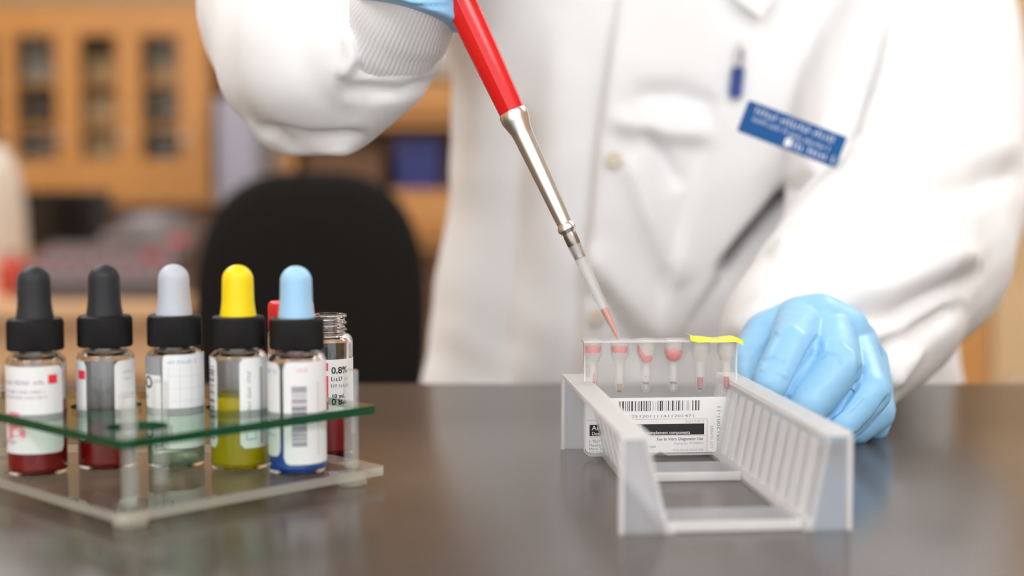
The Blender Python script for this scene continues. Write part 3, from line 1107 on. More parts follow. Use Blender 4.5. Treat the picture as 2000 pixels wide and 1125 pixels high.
# pen with clip in the chest pocket
pt, pb = on_coat(1448, 84, 0.004), on_coat(1436, 176, 0.004)
dd = min((pt - CAM).dot(FWD), (pb - CAM).dot(FWD))
pt, pb = P(1447, 86, dd), P(1436, 190, dd)
pn = thing('ballpoint_pen', 'blue ballpoint pen with a metal top clipped in the coat pocket', 'pen', pb)
up = (pt - pb)
Lp = up.length
MB().lathe([(0.0042, 0), (0.0046, 0.003), (0.0046, Lp * 0.55)], 20, (0, 0, 0), axis=up).build('barrel', mat('pen_blue', (0.01, 0.05, 0.25), 0.3), pn)
MB().lathe([(0.0038, Lp * 0.55), (0.0038, Lp * 0.9), (0.002, Lp * 0.95), (0.002, Lp * 1.05)], 20, (0, 0, 0), axis=up).build('metal_top', M_steel, pn)
u_ = up.normalized()
MB().tube([u_ * Lp * 0.85 + Vector((0, -0.004, 0)), u_ * Lp * 0.85 + Vector((0, -0.007, 0)), u_ * Lp * 0.35 + Vector((0, -0.0065, 0))], 0.0012, 8).build('clip', mat('pen_blue', (0.01, 0.05, 0.25), 0.3), pn)

# ================================================================== gel card rack
O = T(1212, 1045)
U_ = T(1660, 1035) - O
RW = U_.length
ang = math.atan2(U_.y, U_.x)
ang = (ang + math.radians(4.6)) / 2
RL = (T(1102, 877) - O).length
RH = 0.0345
rk = thing('gel_card_rack', 'frosted clear plastic rack with two slotted sloping walls', 'rack', O, ang)
M_frost = clear_mat('frosted_plastic', (0.96, 0.96, 0.97), (0.95, 0.945, 0.94), 0.40, 0.30, 0.7, 0.40)
M_frost2 = clear_mat('frosted_plastic_rim', (0.95, 0.95, 0.95), (0.96, 0.945, 0.93), 0.62, 0.30, 0.7, 0.4)
M_frost3 = clear_mat('frosted_plastic_end', (0.94, 0.95, 0.97), (0.82, 0.84, 0.88), 0.27, 0.30, 0.7, 0.45)
UB, UT = 0.0175, 0.0095      # inner foot and inner top of the sloping wall
NS = 12
vs = [0.006 + (RL - 0.012) * (k + 0.5) / NS for k in range(NS)]
CARD_V = 0.140
# make one slot fall on the card
k0 = min(range(NS), key=lambda k: abs(vs[k] - CARD_V))
CARD_V = vs[k0]
SW = 0.0030
for side in (0, 1):
    def ux(u): return u if side == 0 else RW - u
    UB, UT = ((0.0175, 0.0095), (0.0150, 0.0085))[side]
    wallmb = MB()
    edges = [0.0]
    for v in vs:
        edges += [v - SW / 2, v + SW / 2]
    edges.append(RL)
    zl, zh = 0.0035, RH - 0.0035
    th = 0.0014

    def slab(v0, v1, z0, z1, extra=0.0, off=0.0):
        ua = UB + (UT - UB) * (z0 / RH)
        ub = UB + (UT - UB) * (z1 / RH)
        pts = [(ux(ua + off), z0), (ux(ub + off), z1), (ux(ub - th - extra + off), z1), (ux(ua - th - extra + off), z0)]
        wallmb.prism(pts, v0, v1)
    for k in range(0, len(edges), 2):
        slab(edges[k], edges[k + 1], zl, zh)
    slab(0, RL, 0.0, zl)
    slab(0, RL, zh, RH)
    # raised guide ribs beside every slot
    for v in vs:
        for e in (-1, 1):
            vv = v + e * (SW / 2 + 0.0006)
            slab(vv - 0.0005, vv + 0.0005, zl, zh, 0.0, 0.0011)
    wl = wallmb.build('slotted_wall', M_frost, rk, 0)
    MB().prism([(ux(UT - 0.0005), RH), (ux(UT + 0.0012), RH - 0.001), (ux(UT + 0.0008), RH + 0.0008), (ux(0.0), RH + 0.0008), (ux(0.0), RH - 0.0008), (ux(UT - 0.0005), RH - 0.0008)], 0, RL).build('top_rim', M_frost2, rk, 0)
    for v0 in (0.0, RL - 0.0016):
        mbp = MB().prism([(ux(0), 0), (ux(UB - 0.0005), 0), (ux(UT - 0.0012), RH - 0.001), (ux(0.0), RH - 0.001)], v0, v0 + 0.0016)
        mbp.build('end_plate', M_frost3, rk, 0)
        MB().prism([(ux(-0.0004), 0), (ux(0.0010), 0), (ux(0.0010), RH - 0.001), (ux(-0.0004), RH - 0.001)], v0 - 0.0004, v0 + 0.003).build('corner_rib', M_frost2, rk, 0)
    MB().prism([(ux(UB - 0.0018), 0.0), (ux(UB + 0.0022), 0.0), (ux(UB + 0.0022), 0.0015), (ux(UB - 0.0010), 0.004), (ux(UB - 0.0022), 0.004)], 0, RL).build('foot_rail', M_frost2, rk, 0)
for v0, v1 in ((0.002, 0.026), (0.090, 0.116), (RL - 0.02, RL - 0.002)):
    MB().box(UB + 0.0023, RW - UB - 0.0023, v0, v1, 0.0008, 0.0034, 0.0005).build('crossbar', M_frost3, rk)
    MB().box(UB + 0.0023, RW - UB - 0.0023, v0 - 0.0011, v0, 0.0003, 0.0040, 0.0004).build('crossbar_lip', M_frost2, rk)

# ================================================================== gel card
CW, CH = 0.0700, 0.0530
ca_, sa_ = math.cos(ang), math.sin(ang)


def rk_w(u, v, z):
    return Vector((O.x + u * ca_ - v * sa_, O.y + u * sa_ + v * ca_, z))


cu0 = RW / 2 - CW / 2 + 0.0003
gc = thing('gel_card', 'clear six-well gel card with barcode label and yellow foil, standing in the rack', 'gel card', rk_w(cu0, CARD_V, 0.0012), ang)
M_card = clear_mat('card_plastic', (0.97, 0.97, 0.97), (0.97, 0.97, 0.98), 0.12, 0.12, 0.9, 0.25)
M_cardrim = clear_mat('card_plastic_rim', (0.97, 0.97, 0.97), (0.96, 0.95, 0.94), 0.55, 0.12, 0.9, 0.5)
M_tube = clear_mat('tube_plastic', (0.985, 0.98, 0.975), (1.0, 0.995, 0.98), 0.17, 0.08, 1.0, 0.22)


def cxm(px): return (px - 1146.5) * 70.0 / 302.0
def czm(py): return (891.5 - py) * 53.0 / 230.5


# body plate with rounded lower corners and a small notch at the bottom
r = 0.004
pts = []
for k in range(7):
    a = math.radians(180 + 90 * k / 6)
    pts.append((r + r * math.cos(a), r + r * math.sin(a)))
nx = cxm(1297) / 1000
pts += [(nx - 0.0035, 0), (nx, 0.0016), (nx + 0.0035, 0)]
for k in range(7):
    a = math.radians(270 + 90 * k / 6)
    pts.append((CW - r + r * math.cos(a), r + r * math.sin(a)))
pts += [(CW, CH), (0, CH)]
MB().prism(pts, -0.0003, 0.0006).build('plate', M_card, gc, 0)
# raised rim round the plate
rim = MB()
ip = []
for x, z in pts:
    ip.append((min(max(x, 0.0007), CW - 0.0007) if True else x, max(z + (0.0008 if z < 0.003 else 0), 0.0)))
for i in range(len(pts) - 1):
    a0, a1 = pts[i], pts[i + 1]
    b0, b1 = ip[i], ip[i + 1]
    rim.prism([a0, a1, b1, b0], -0.0012, 0.0012)
rim.prism([pts[-1], pts[0], ip[0], ip[-1]], -0.0012, 0.0012)
rim.build('rim', M_cardrim, gc, 0)
tubes_px = [1164, 1217, 1269, 1323, 1376, 1428]
M_pink = mat('pink_suspension', (0.82, 0.15, 0.14), 0.35, Alpha=0.85)
M_pel = mat('dark_pellet', (0.25, 0.12, 0.10), 0.6)
M_pel2 = mat('grey_pellet', (0.22, 0.20, 0.20), 0.6)
M_pelr = mat('red_pellet', (0.42, 0.08, 0.09), 0.5)
M_gel = clear_mat('gel', (0.98, 0.96, 0.93), (1.0, 0.96, 0.88), 0.06, 0.1, 0.3, 0.25)
zr = CH
z1, z2, z3 = czm(690) / 1000, czm(707) / 1000, czm(757) / 1000
z4 = czm(768) / 1000


def trapz(xc, pts_, y0, y1):
    return MB().prism([(xc + a, z) for a, z in pts_], y0, y1)


for i, tp in enumerate(tubes_px):
    xc = cxm(tp) / 1000
    prof = [(0.0003, z4), (0.0010, z4 + 0.0003), (0.0018, z4 + 0.0013), (0.0022, z3), (0.0023, z2), (0.0030, z2 + 0.0012), (0.0042, z1), (0.0043, zr - 0.001), (0.0050, zr - 0.0008), (0.0050, zr), (0.0041, zr),
            (0.0039, zr - 0.001), (0.0038, z1 + 0.0002), (0.0026, z2 + 0.0012), (0.0014, z2), (0.0013, z3), (0.0009, z4 + 0.0018), (0.0003, z4 + 0.0012)]
    tb = MB().lathe(prof, 32, (xc, 0, 0), caps=True).build('microtube', M_tube, gc, 40)

    def liq(p0, m, nm='sample'):
        return MB().lathe(p0, 24, (xc, 0, 0)).build(nm, m, tb, 40)
    if i == 0:
        liq([(0.0034, z1 + 0.0008), (0.0037, z1 + 0.002), (0.0037, z1 + 0.0036)], M_pink)
        liq([(0.0010, czm(752) / 1000), (0.0011, czm(744) / 1000)], M_pelr, 'pellet')
        MB().tube([(xc, -0.0012, czm(750) / 1000), (xc + 0.0004, -0.0014, czm(728) / 1000)], [0.0003, 0.0002], 6).build('streak', M_pink, tb)
    if i == 1:
        liq([(0.0033, z1 + 0.0008), (0.0037, z1 + 0.002), (0.0037, z1 + 0.0034)], M_pink)
        liq([(0.0006, czm(764) / 1000), (0.0009, czm(760) / 1000), (0.0011, czm(749) / 1000)], mat('rust_pellet', (0.45, 0.20, 0.12), 0.6), 'pellet')
        liq([(0.0007, czm(765) / 1000), (0.0011, czm(762) / 1000)], M_pel2, 'pellet')
    if i == 2:
        V = [(xc - 0.0036, -0.001, z1 + 0.001), (xc - 0.0030, -0.001, z1 - 0.0005), (xc - 0.0012, -0.001, z2), (xc + 0.0014, -0.001, z2), (xc + 0.0026, -0.001, z2 + 0.002), (xc + 0.0024, -0.001, z2 + 0.0032), (xc - 0.0004, -0.001, z2 + 0.0030), (xc - 0.0026, -0.001, z1 + 0.0022), (xc - 0.0037, -0.001, z1 + 0.0036)]
        MB().prism([(a, c_) for a, _, c_ in V], -0.0016, 0.0016).build('sample', M_pink, tb, 0)
        liq([(0.0008, czm(760) / 1000), (0.0011, czm(750) / 1000)], mat('pale_pellet', (0.5, 0.46, 0.44), 0.6), 'pellet')
        liq([(0.0014, czm(749) / 1000), (0.0014, czm(746) / 1000)], M_pel2, 'pellet')
        MB().lathe([(0.0002, 0), (0.0004, 0.0003), (0.0002, 0.0006)], 10, (xc - 0.0003, -0.0012, czm(736) / 1000)).build('speck', M_pel2, tb)
    if i == 3:
        liq([(0.0012, z2 + 0.0002), (0.0028, z2 + 0.0014), (0.0038, z1), (0.0038, czm(683) / 1000)], M_pink)
        liq([(0.0008, czm(762) / 1000), (0.0011, czm(750) / 1000)], mat('pale_pellet', (0.5, 0.46, 0.44), 0.6), 'pellet')
        liq([(0.0014, czm(750) / 1000), (0.0014, czm(746) / 1000)], M_pel2, 'pellet')
    if i == 4:
        liq([(0.0012, czm(758) / 1000), (0.0013, czm(738) / 1000)], M_pelr, 'pellet')
        liq([(0.0008, czm(762) / 1000), (0.0011, czm(760) / 1000)], M_pel, 'pellet')
    if i == 5:
        liq([(0.0008, czm(761) / 1000), (0.0012, czm(757) / 1000), (0.0012, czm(737) / 1000)], mat('crimson_pellet', (0.52, 0.05, 0.09), 0.5), 'pellet')
    if i >= 4:
        liq([(0.0013, z2 + 0.0002), (0.0026, z2 + 0.0013), (0.0037, z1), (0.0037, z1 + 0.0012)], M_gel, 'reagent')
# top flange joining the wells
MB().box(-0.0006, CW + 0.0002, -0.0048, 0.0048, zr - 0.0013, zr - 0.0005, 0.0002).build('top_flange', M_cardrim, gc)
# yellow foil over the last two wells, with a lifted tab
yx0, yx1 = cxm(1351) / 1000, cxm(1455) / 1000
nn = 14
V, F = [], []
for i in range(nn + 1):
    u = i / nn
    x = yx0 + (yx1 - yx0) * u
    lift = 0.0004 * math.sin(u * 9) + (0.0016 * max(0, (0.12 - u) / 0.12)) - 0.0011 * max(0, (u - 0.86) / 0.14) ** 1.5
    z = zr + 0.0003 + lift
    zf = z - 0.0017 - 0.0004 * math.sin(u * 7 + 1)
    V += [(x, 0.0052, z), (x, -0.0050, z), (x, -0.0056, zf), (x, -0.0053, zf), (x, -0.0047, z - 0.00025), (x, 0.0052, z - 0.00025)]
for i in range(nn):
    a = 6 * i
    for k in range(6):
        F.append((a + k, a + (k + 1) % 6, a + 6 + (k + 1) % 6, a + 6 + k))
F += [tuple(range(6)), tuple(6 * nn + k for k in range(5, -1, -1))]
mesh_obj('yellow_foil', V, F, mat('yellow_foil', (0.90, 0.78, 0.02), 0.35), gc, 40)
# printed label
lx0, lx1, lz0, lz1 = cxm(1150), cxm(1440), czm(886), czm(777)
lab = MB().prism(rounded_rect(lx0 / 1000, lx1 / 1000, lz0 / 1000, lz1 / 1000, 0.003), -0.0009, -0.0004).build('label', M_paper, gc, 0)
YP = -0.00094


def mmx(px): return cxm(px)
def mmz(py): return czm(py + 3.0)      # right half of the label is a touch further away


pr = Print()
bars = [(505, 513), (518, 521), (527, 530), (547, 566), (585, 594), (613, 622), (633, 645), (665, 684), (700, 703), (715, 727), (744, 747), (760, 772), (790, 807), (826, 838), (855, 870), (880, 888), (906, 918),
        (940, 943), (958, 961), (985, 988), (1010, 1020), (1040, 1058), (1068, 1080), (1106, 1109), (1124, 1127), (1147, 1158), (1175, 1178), (1200, 1220), (1232, 1235), (1253, 1263), (1280, 1298), (1312, 1315), (1330, 1341), (1355, 1358), (1388, 1391), (1406, 1414), (1434, 1437), (1468, 1479), (1505, 1523), (1534, 1537), (1546, 1560)]
for a, c in bars:
    x0 = cxm(1140 + a * 0.15)
    x1 = cxm(1140 + c * 0.15)
    pr.rect(x0, x1, mmz(800), mmz(780))
pr.on_plane('barcode', YP, M_ink, lab)
pr = Print().text('01251201111411201471', mmx(1224), mmz(813), 1.75, 0.0, sx=1.0)
Vn = np.array(pr.V)
k = (mmx(1363) - mmx(1226)) / (Vn[:, 0].max() - Vn[:, 0].min())
pr.V = [(mmx(1226) + (a - Vn[:, 0].min()) * k, z) for a, z in pr.V]
pr.on_plane('number_line', YP, M_greyink, lab)
pr = Print()
for x0, x1, z0, z1 in ((1152, 1390, 816, 816.8), (1389.6, 1390.4, 884, 816), (1158, 1386, 849.6, 850.4)):
    pr.rect(mmx(x0), mmx(x1), mmz(z0), mmz(z1))
pr.on_plane('red_frame', YP, M_pinkink, lab)
Print().rect(mmx(1158), mmx(1384), mmz(848), mmz(826)).on_plane('black_band', YP, M_ink, lab)
pr = Print().text('Anti-IgG (Rabbit)', mmx(1162), mmz(836.5), 3.0, 0.012)
Vn = np.array(pr.V)
k = (mmx(1260) - mmx(1162)) / (Vn[:, 0].max() - Vn[:, 0].min())
pr.V = [(mmx(1162) + (a - Vn[:, 0].min()) * k, z) for a, z in pr.V]
q = Print().text('Does not contain antibodies to complement components', mmx(1163), mmz(846.2), 2.1, 0.012)
Vn = np.array(q.V)
k = (mmx(1356) - mmx(1163)) / (Vn[:, 0].max() - Vn[:, 0].min())
q.V = [(mmx(1163) + (a - Vn[:, 0].min()) * k, z) for a, z in q.V]
n0 = len(pr.V)
pr.V += q.V
pr.F += [tuple(i + n0 for i in f) for f in q.F]
pr.on_plane('band_lettering', YP - 0.00004, M_paper, lab)


def fit_text(name, body, x0, x1, ybase, size, m, bold=0.0):
    p_ = Print().text(body, 0, mmz(ybase), size, bold)
    Vn = np.array(p_.V)
    k = (mmx(x1) - mmx(x0)) / (Vn[:, 0].max() - Vn[:, 0].min())
    p_.V = [(mmx(x0) + (a - Vn[:, 0].min()) * k, z) for a, z in p_.V]
    p_.on_plane(name, YP, m, lab)


fit_text('store_line', 'Store 2-25°C', 1347, 1384, 823.5, 1.6, M_paleink)
fit_text('use_line', 'For In Vitro Diagnostic Use', 1291, 1382, 859, 1.9, M_ink, 0.004)
fit_text('catalog_line', 'Catalog No. MTS084024', 1324, 1382, 867, 1.5, M_paleink)
fit_text('revision_line', 'Pkt No. J44-4 Rev. Date 07-10-08', 1322, 1382, 880, 1.25, M_paleink)
fit_text('address_line', 'FL 33069', 1262, 1288, 873.5, 1.4, M_greyink)
fit_text('test_line', '1 TEST PER WELL', 1158, 1218, 861, 1.8, M_greyink)
fit_text('maker_line', 'Manufactured by', 1158, 1206, 868.5, 1.5, M_greyink)
fit_text('maker_name_line', 'Micro Typing Systems', 1158, 1222, 875.5, 1.5, M_greyink)
fit_text('licence_line', 'U.S. License 1553', 1158, 1206, 882.5, 1.5, M_greyink)
Print().text('LOT NUMBER', mmx(1402), mmz(875), 1.7, rot=True).on_plane('lot_heading', YP, M_paleink, lab)
pr = Print().text('012512001-11', mmx(1416), mmz(875), 2.2, rot=True)
Vn = np.array(pr.V)
k = (mmz(793) - mmz(877)) / (Vn[:, 1].max() - Vn[:, 1].min())
pr.V = [(a, mmz(877) + (z - Vn[:, 1].min()) * k) for a, z in pr.V]
pr.on_plane('lot_number', YP, M_greyink, lab)

# ================================================================== pipette
well = gc.location + Vector((0, 0, 0))
xw = cxm(1213) / 1000
tip = Vector((gc.location.x + xw * ca_, gc.location.y + xw * sa_, 0.0012 + CH - 0.001)) + Vector((-0.0008, 0.0002, 0))
tip = P(1208, 662, (tip - CAM).dot(FWD))
fer = P(1003, 224, 0.648)
pd = (fer - tip).normalized()
LT = (fer - tip).length
pp = thing('pipette', 'red handled manual pipette with a steel shaft and clear tip', 'pipette', tip)


def tl(px, py):
    """distance along the pipette from the tip at the given pixel on its axis"""
    return LT * math.hypot(px - 1208, py - 662) / math.hypot(1003 - 1208, 224 - 662)


t_tip_top = tl(1118, 470)
t_col0, t_col1 = tl(1124, 482), tl(1112, 452)
t_ring = tl(1107, 441)
t_fer = tl(1006, 230)
mmp = 0.648 / FPX
shp = MB().lathe([(13 * mmp, t_col1 - 0.001), (18 * mmp, t_ring - 0.0022), (18 * mmp, t_ring - 0.0008), (14.5 * mmp, t_ring + 0.001), (15.5 * mmp, t_ring + 0.006), (17 * mmp, t_ring + 0.02), (20 * mmp, t_fer - 0.010), (21 * mmp, t_fer - 0.007), (27 * mmp, t_fer - 0.002), (28.5 * mmp, t_fer - 0.0005), (28.5 * mmp, t_fer + 0.0022), (27 * mmp, t_fer + 0.003)], 48, (0, 0, 0), axis=pd)
shp.build('steel_shaft', M_steel, pp, 25)
MB().lathe([(11 * mmp, t_col0 - 0.006), (11.5 * mmp, t_col0), (13.5 * mmp, t_col0 + 0.001), (13.5 * mmp, t_col1 - 0.002), (12 * mmp, t_col1)], 40, (0, 0, 0), axis=pd).build('tip_cone', mat('dark_steel', (0.36, 0.32, 0.29), 0.3, metal=1.0), pp, 25)
# faceted red handle, ridged along one side
qrot = Vector((0, 0, 1)).rotation_difference(pd)
prof = []
for a_, r_ in ((-180, 1.0), (-150, 1.0), (-120, 1.0), (-95, 1.0), (-70, 1.0), (-48, 0.99), (-30, 1.0), (0, 1.0), (25, 1.0), (50, 1.0), (80, 1.0), (105, 1.0), (130, 1.0), (155, 1.0)):
    prof.append((a_, r_))
hl = 0.165
V, F = [], []
side = pd.cross(-FWD).normalized()   # to the right of the axis as seen from the bench front
towards = side.cross(pd).normalized()
if towards.dot(FWD) > 0: towards = -towards
ns_ = 28
stations = [(t_fer + 0.002, 26.5), (t_fer + 0.004, 27.5), (t_fer + 0.03, 31), (t_fer + 0.06, 34.5), (t_fer + 0.09, 38), (t_fer + 0.13, 41), (t_fer + hl, 42)]
for t_, rp in stations:
    R0 = rp * mmp
    for k in range(ns_):
        a = 2 * PI * k / ns_
        # superellipse-like hexagonal section: flat facets meeting in soft ridges
        f6 = math.cos(PI / 6) / math.cos(((a + 0.35) % (PI / 3)) - PI / 6)
        rr = R0 * (0.45 + 0.55 * f6)
        V.append(pd * t_ + side * (rr * math.cos(a)) + towards * (rr * math.sin(a)))
for j in range(len(stations) - 1):
    for k in range(ns_):
        F.append((j * ns_ + k, j * ns_ + (k + 1) % ns_, (j + 1) * ns_ + (k + 1) % ns_, (j + 1) * ns_ + k))
F.append(tuple(range(ns_ - 1, -1, -1)))
F.append(tuple((len(stations) - 1) * ns_ + k for k in range(ns_)))
mesh_obj('red_handle', V, F, M_red, pp, 22)
MB().lathe([(0.004, t_fer + hl - 0.002), (0.004, t_fer + hl + 0.02), (0.009, t_fer + hl + 0.021), (0.009, t_fer + hl + 0.027)], 24, (0, 0, 0), axis=pd).build('plunger_button', M_steel, pp)
M_tipp = clear_mat('tip_plastic', (0.985, 0.985, 0.985), (0.95, 0.95, 0.95), 0.22, 0.08, 1.0, 0.5)
ti = MB().lathe([(0.0005, 0.0), (0.0011, 0.004), (0.0019, tl(1188, 612)), (0.0025, tl(1160, 556)), (0.0029, tl(1135, 508)), (0.0033, tl(1128, 490)), (0.0034, t_col0 + 0.0003), (0.0030, t_col0 + 0.0003), (0.0024, tl(1135, 508)), (0.0014, tl(1188, 612)), (0.0004, 0.003)], 32, (0, 0, 0), axis=pd).build('disposable_tip', M_tipp, pp, 40)
MB().lathe([(0.00045, 0.0002), (0.0010, 0.004), (0.00165, tl(1186, 606)), (0.0016, tl(1184, 601))], 24, (0, 0, 0), axis=pd).build('drawn_liquid', mat('salmon_liquid', (0.62, 0.24, 0.18), 0.3, Alpha=0.9), ti, 40)

# ================================================================== bottle rack
M_acr = clear_mat('clear_acrylic', (0.97, 0.96, 0.94), (0.9, 0.88, 0.84), 0.05, 0.03, 1.0)
M_acredge = clear_mat('acrylic_edge', (0.90, 0.88, 0.84), (0.92, 0.87, 0.80), 0.45, 0.06, 1.0)
M_green = clear_mat('green_sheet', (0.72, 0.88, 0.76), (0.1, 0.5, 0.2), 0.03, 0.02, 1.0)
M_greenedge = mat('green_sheet_edge', (0.001, 0.055, 0.018), 0.12, spec=0.35)
ZP = 0.0075           # top of the base plate
Fp = T(238, 871, 0.031)
Rp = T(730, 803, 0.031)
ra = math.atan2(Rp.y - Fp.y, Rp.x - Fp.x)
SR = (Rp - Fp).length
ra = math.radians(46.0)
SR = 0.1185
SL = 0.150
M_post = clear_mat('acrylic_post', (0.95, 0.95, 0.94), (0.85, 0.86, 0.86), 0.20, 0.03, 1.0, 0.5, 1.7)
br_ = thing('bottle_rack', 'clear acrylic bottle rack with a green tinted top sheet', 'rack', (Fp.x, Fp.y, 0), ra)
cr_, sr_ = math.cos(ra), math.sin(ra)


def to_rack(p):
    dx, dy = p[0] - Fp.x, p[1] - Fp.y
    return dx * cr_ + dy * sr_, -dx * sr_ + dy * cr_


BR = 0.0115
bot_px = [(75, 934), (210, 921), (345, 918), (469, 923), (582, 931)]
bot_pos = []
for x, y in bot_px:
    f = T(x, y, ZP)
    h_ = Vector((f.x, f.y, 0)).normalized() * BR
    bot_pos.append(Vector((f.x + h_.x, f.y + h_.y, ZP + 0.0001)))
holes = [(*to_rack(p), hr_) for p, hr_ in zip(bot_pos, (0.0118, 0.0142, 0.0120, 0.0135, 0.0118))]
hb = T(275, 846, 0.031)
holes.append((*to_rack(T(268, 842, 0.031)), 0.0115))
posts_ = [(0.007, 0.007), (SR - 0.009, 0.007), to_rack((-0.222, 0.606)), to_rack((-0.104, 0.610)), to_rack(T(315, 945, ZP))]


def clip_back(poly, ymax):
    """cut the outline along a straight back edge (world y = ymax)"""
    def wy(p): return Fp.y + p[0] * sr_ + p[1] * cr_
    out = []
    for i in range(len(poly)):
        a, c = poly[i], poly[(i + 1) % len(poly)]
        ya, yc = wy(a), wy(c)
        if ya <= ymax: out.append(a)
        if (ya <= ymax) != (yc <= ymax):
            t_ = (ymax - ya) / (yc - ya)
            out.append((a[0] + (c[0] - a[0]) * t_, a[1] + (c[1] - a[1]) * t_))
    return out


# ---- top sheet: triangulated outline with round holes
bm = bmesh.new()


def loop2d(pts, z):
    vs_ = [bm.verts.new((x, y, z)) for x, y in pts]
    for i in range(len(vs_)):
        bm.edges.new((vs_[i], vs_[(i + 1) % len(vs_)]))


loop2d(clip_back(rounded_rect(0, SR, 0, SL, 0.004), 0.619), 0)
for hx, hy, hr in holes:
    if hr < hx < SR - hr and hr < hy < SL - hr:
        loop2d([(hx + hr * math.cos(2 * PI * k / 40), hy + hr * math.sin(2 * PI * k / 40)) for k in range(40)], 0)
bmesh.ops.triangle_fill(bm, use_beauty=True, use_dissolve=False, edges=bm.edges[:])
ret = bmesh.ops.extrude_face_region(bm, geom=bm.faces[:])
for v in [e for e in ret['geom'] if isinstance(e, bmesh.types.BMVert)]:
    v.co.z += 0.0032
bmesh.ops.recalc_face_normals(bm, faces=bm.faces)
for f in bm.faces:
    f.material_index = 0 if abs(f.normal.z) > 0.5 else 1
me = bpy.data.meshes.new('top_sheet')
bm.to_mesh(me)
bm.free()
me.materials.append(M_green)
me.materials.append(M_greenedge)
o = bpy.data.objects.new('top_sheet', me)
COL.objects.link(o)
o.parent = br_
o.location = (0, 0, 0.0295)
o['label'] = 'green tinted clear sheet with round holes'
# ---- base plate
bm = bmesh.new()
loop = clip_back(rounded_rect(-0.002, SR + 0.002, -0.002, SL + 0.002, 0.003), 0.630)
vs_ = [bm.verts.new((x, y, 0)) for x, y in loop]
fc = bm.faces.new(vs_)
ret = bmesh.ops.extrude_face_region(bm, geom=[fc])
for v in [e for e in ret['geom'] if isinstance(e, bmesh.types.BMVert)]:
    v.co.z += 0.0036
bmesh.ops.recalc_face_normals(bm, faces=bm.faces)
for f in bm.faces:
    f.material_index = 0 if abs(f.normal.z) > 0.5 else 1
me = bpy.data.meshes.new('base_plate')
bm.to_mesh(me)
bm.free()
me.materials.append(M_acr)
me.materials.append(M_acredge)
o = bpy.data.objects.new('base_plate', me)
COL.objects.link(o)
o.parent = br_
o.location = (0, 0, ZP - 0.0036)
for i, (qx, qy) in enumerate(posts_):
    po = MB().lathe([(0.0030, ZP), (0.0030, 0.0470), (0.0028, 0.0475)], 8 if i < 4 else 24, (qx, qy, 0)).build('post', M_post, br_, 30)
    if i < 4:
        MB().lathe([(0.0055, 0.0), (0.0062, 0.0006), (0.0062, ZP - 0.0036)], 28, (qx, qy, 0)).build('foot', M_acredge, br_, 30)
        MB().lathe([(0.0055, ZP), (0.0055, ZP + 0.002), (0.0034, ZP + 0.0021)], 28, (qx, qy, 0)).build('post_collar', M_acr, br_, 30)

# ================================================================== dropper bottles
M_glass = mat('vial_glass', (1, 1, 1), 0.0, Transmission_Weight=1.0, IOR=1.47)


def vial_glass(parent, h=0.054, r=BR, neck=0.0078, thread=False):
    w = 0.0010
    sh_ = h - (0.0095 if thread else 0.0062)
    o = [(r - 0.0015, 0.0), (r - 0.0004, 0.0006), (r, 0.0018)]
    o += [(r, sh_ - 0.003)]
    for k in range(1, 7):
        t = PI / 2 * k / 6
        o.append((neck + (r - neck) * math.cos(t), sh_ - 0.003 + 0.0036 * math.sin(t)))
    if thread:
        z = sh_ + 0.0012
        for k in range(2):
            o += [(neck, z), (neck + 0.0009, z + 0.0007), (neck + 0.0009, z + 0.0014), (neck, z + 0.0021)]
            z += 0.0030
        o += [(neck, h - 0.0022), (neck + 0.0008, h - 0.0016), (neck + 0.0008, h - 0.0003), (neck, h)]
    else:
        o += [(neck, h)]
    i_ = [(neck - w * 1.3, h), (neck - w * 1.3, sh_ + 0.0006)]
    for k in range(5, -1, -1):
        t = PI / 2 * k / 6
        i_.append((neck - w * 1.3 + (r - neck + 0.3 * w) * math.cos(t), sh_ - 0.004 + 0.0036 * math.sin(t)))
    i_ += [(r - w, 0.0030), (r - w - 0.001, 0.0018), (0.0005, 0.0014)]
    return MB().lathe(o + i_, 64, caps=True).build('vial', M_glass, parent, 40)


def liquid_col(parent, m, h, r=BR - 0.0006, z0=0.0017):
    return MB().lathe([(r - 0.0012, z0), (r, z0 + 0.0012), (r, h), (r - 0.0008, h - 0.0003), (0.0006, h - 0.0005)], 56).build('liquid', m, parent, 40)


M_serum = mat('dark_red_serum', (0.33, 0.006, 0.008), 0.2, spec=0.25)
M_serum_y = clear_mat('yellow_reagent', (1.0, 0.88, 0.06), (1.0, 0.82, 0.0), 0.80, 0.05, 0.5, 0.35)
M_serum_b = mat('blue_reagent', (0.0, 0.12, 0.60), 0.15)
M_serum_c = clear_mat('clear_reagent', (0.88, 0.97, 0.88), (0.75, 0.92, 0.72), 0.30, 0.05, 0.6, 0.6)


M_cap = mat('cap_black', (0.006, 0.0055, 0.006), 0.5, spec=0.2)


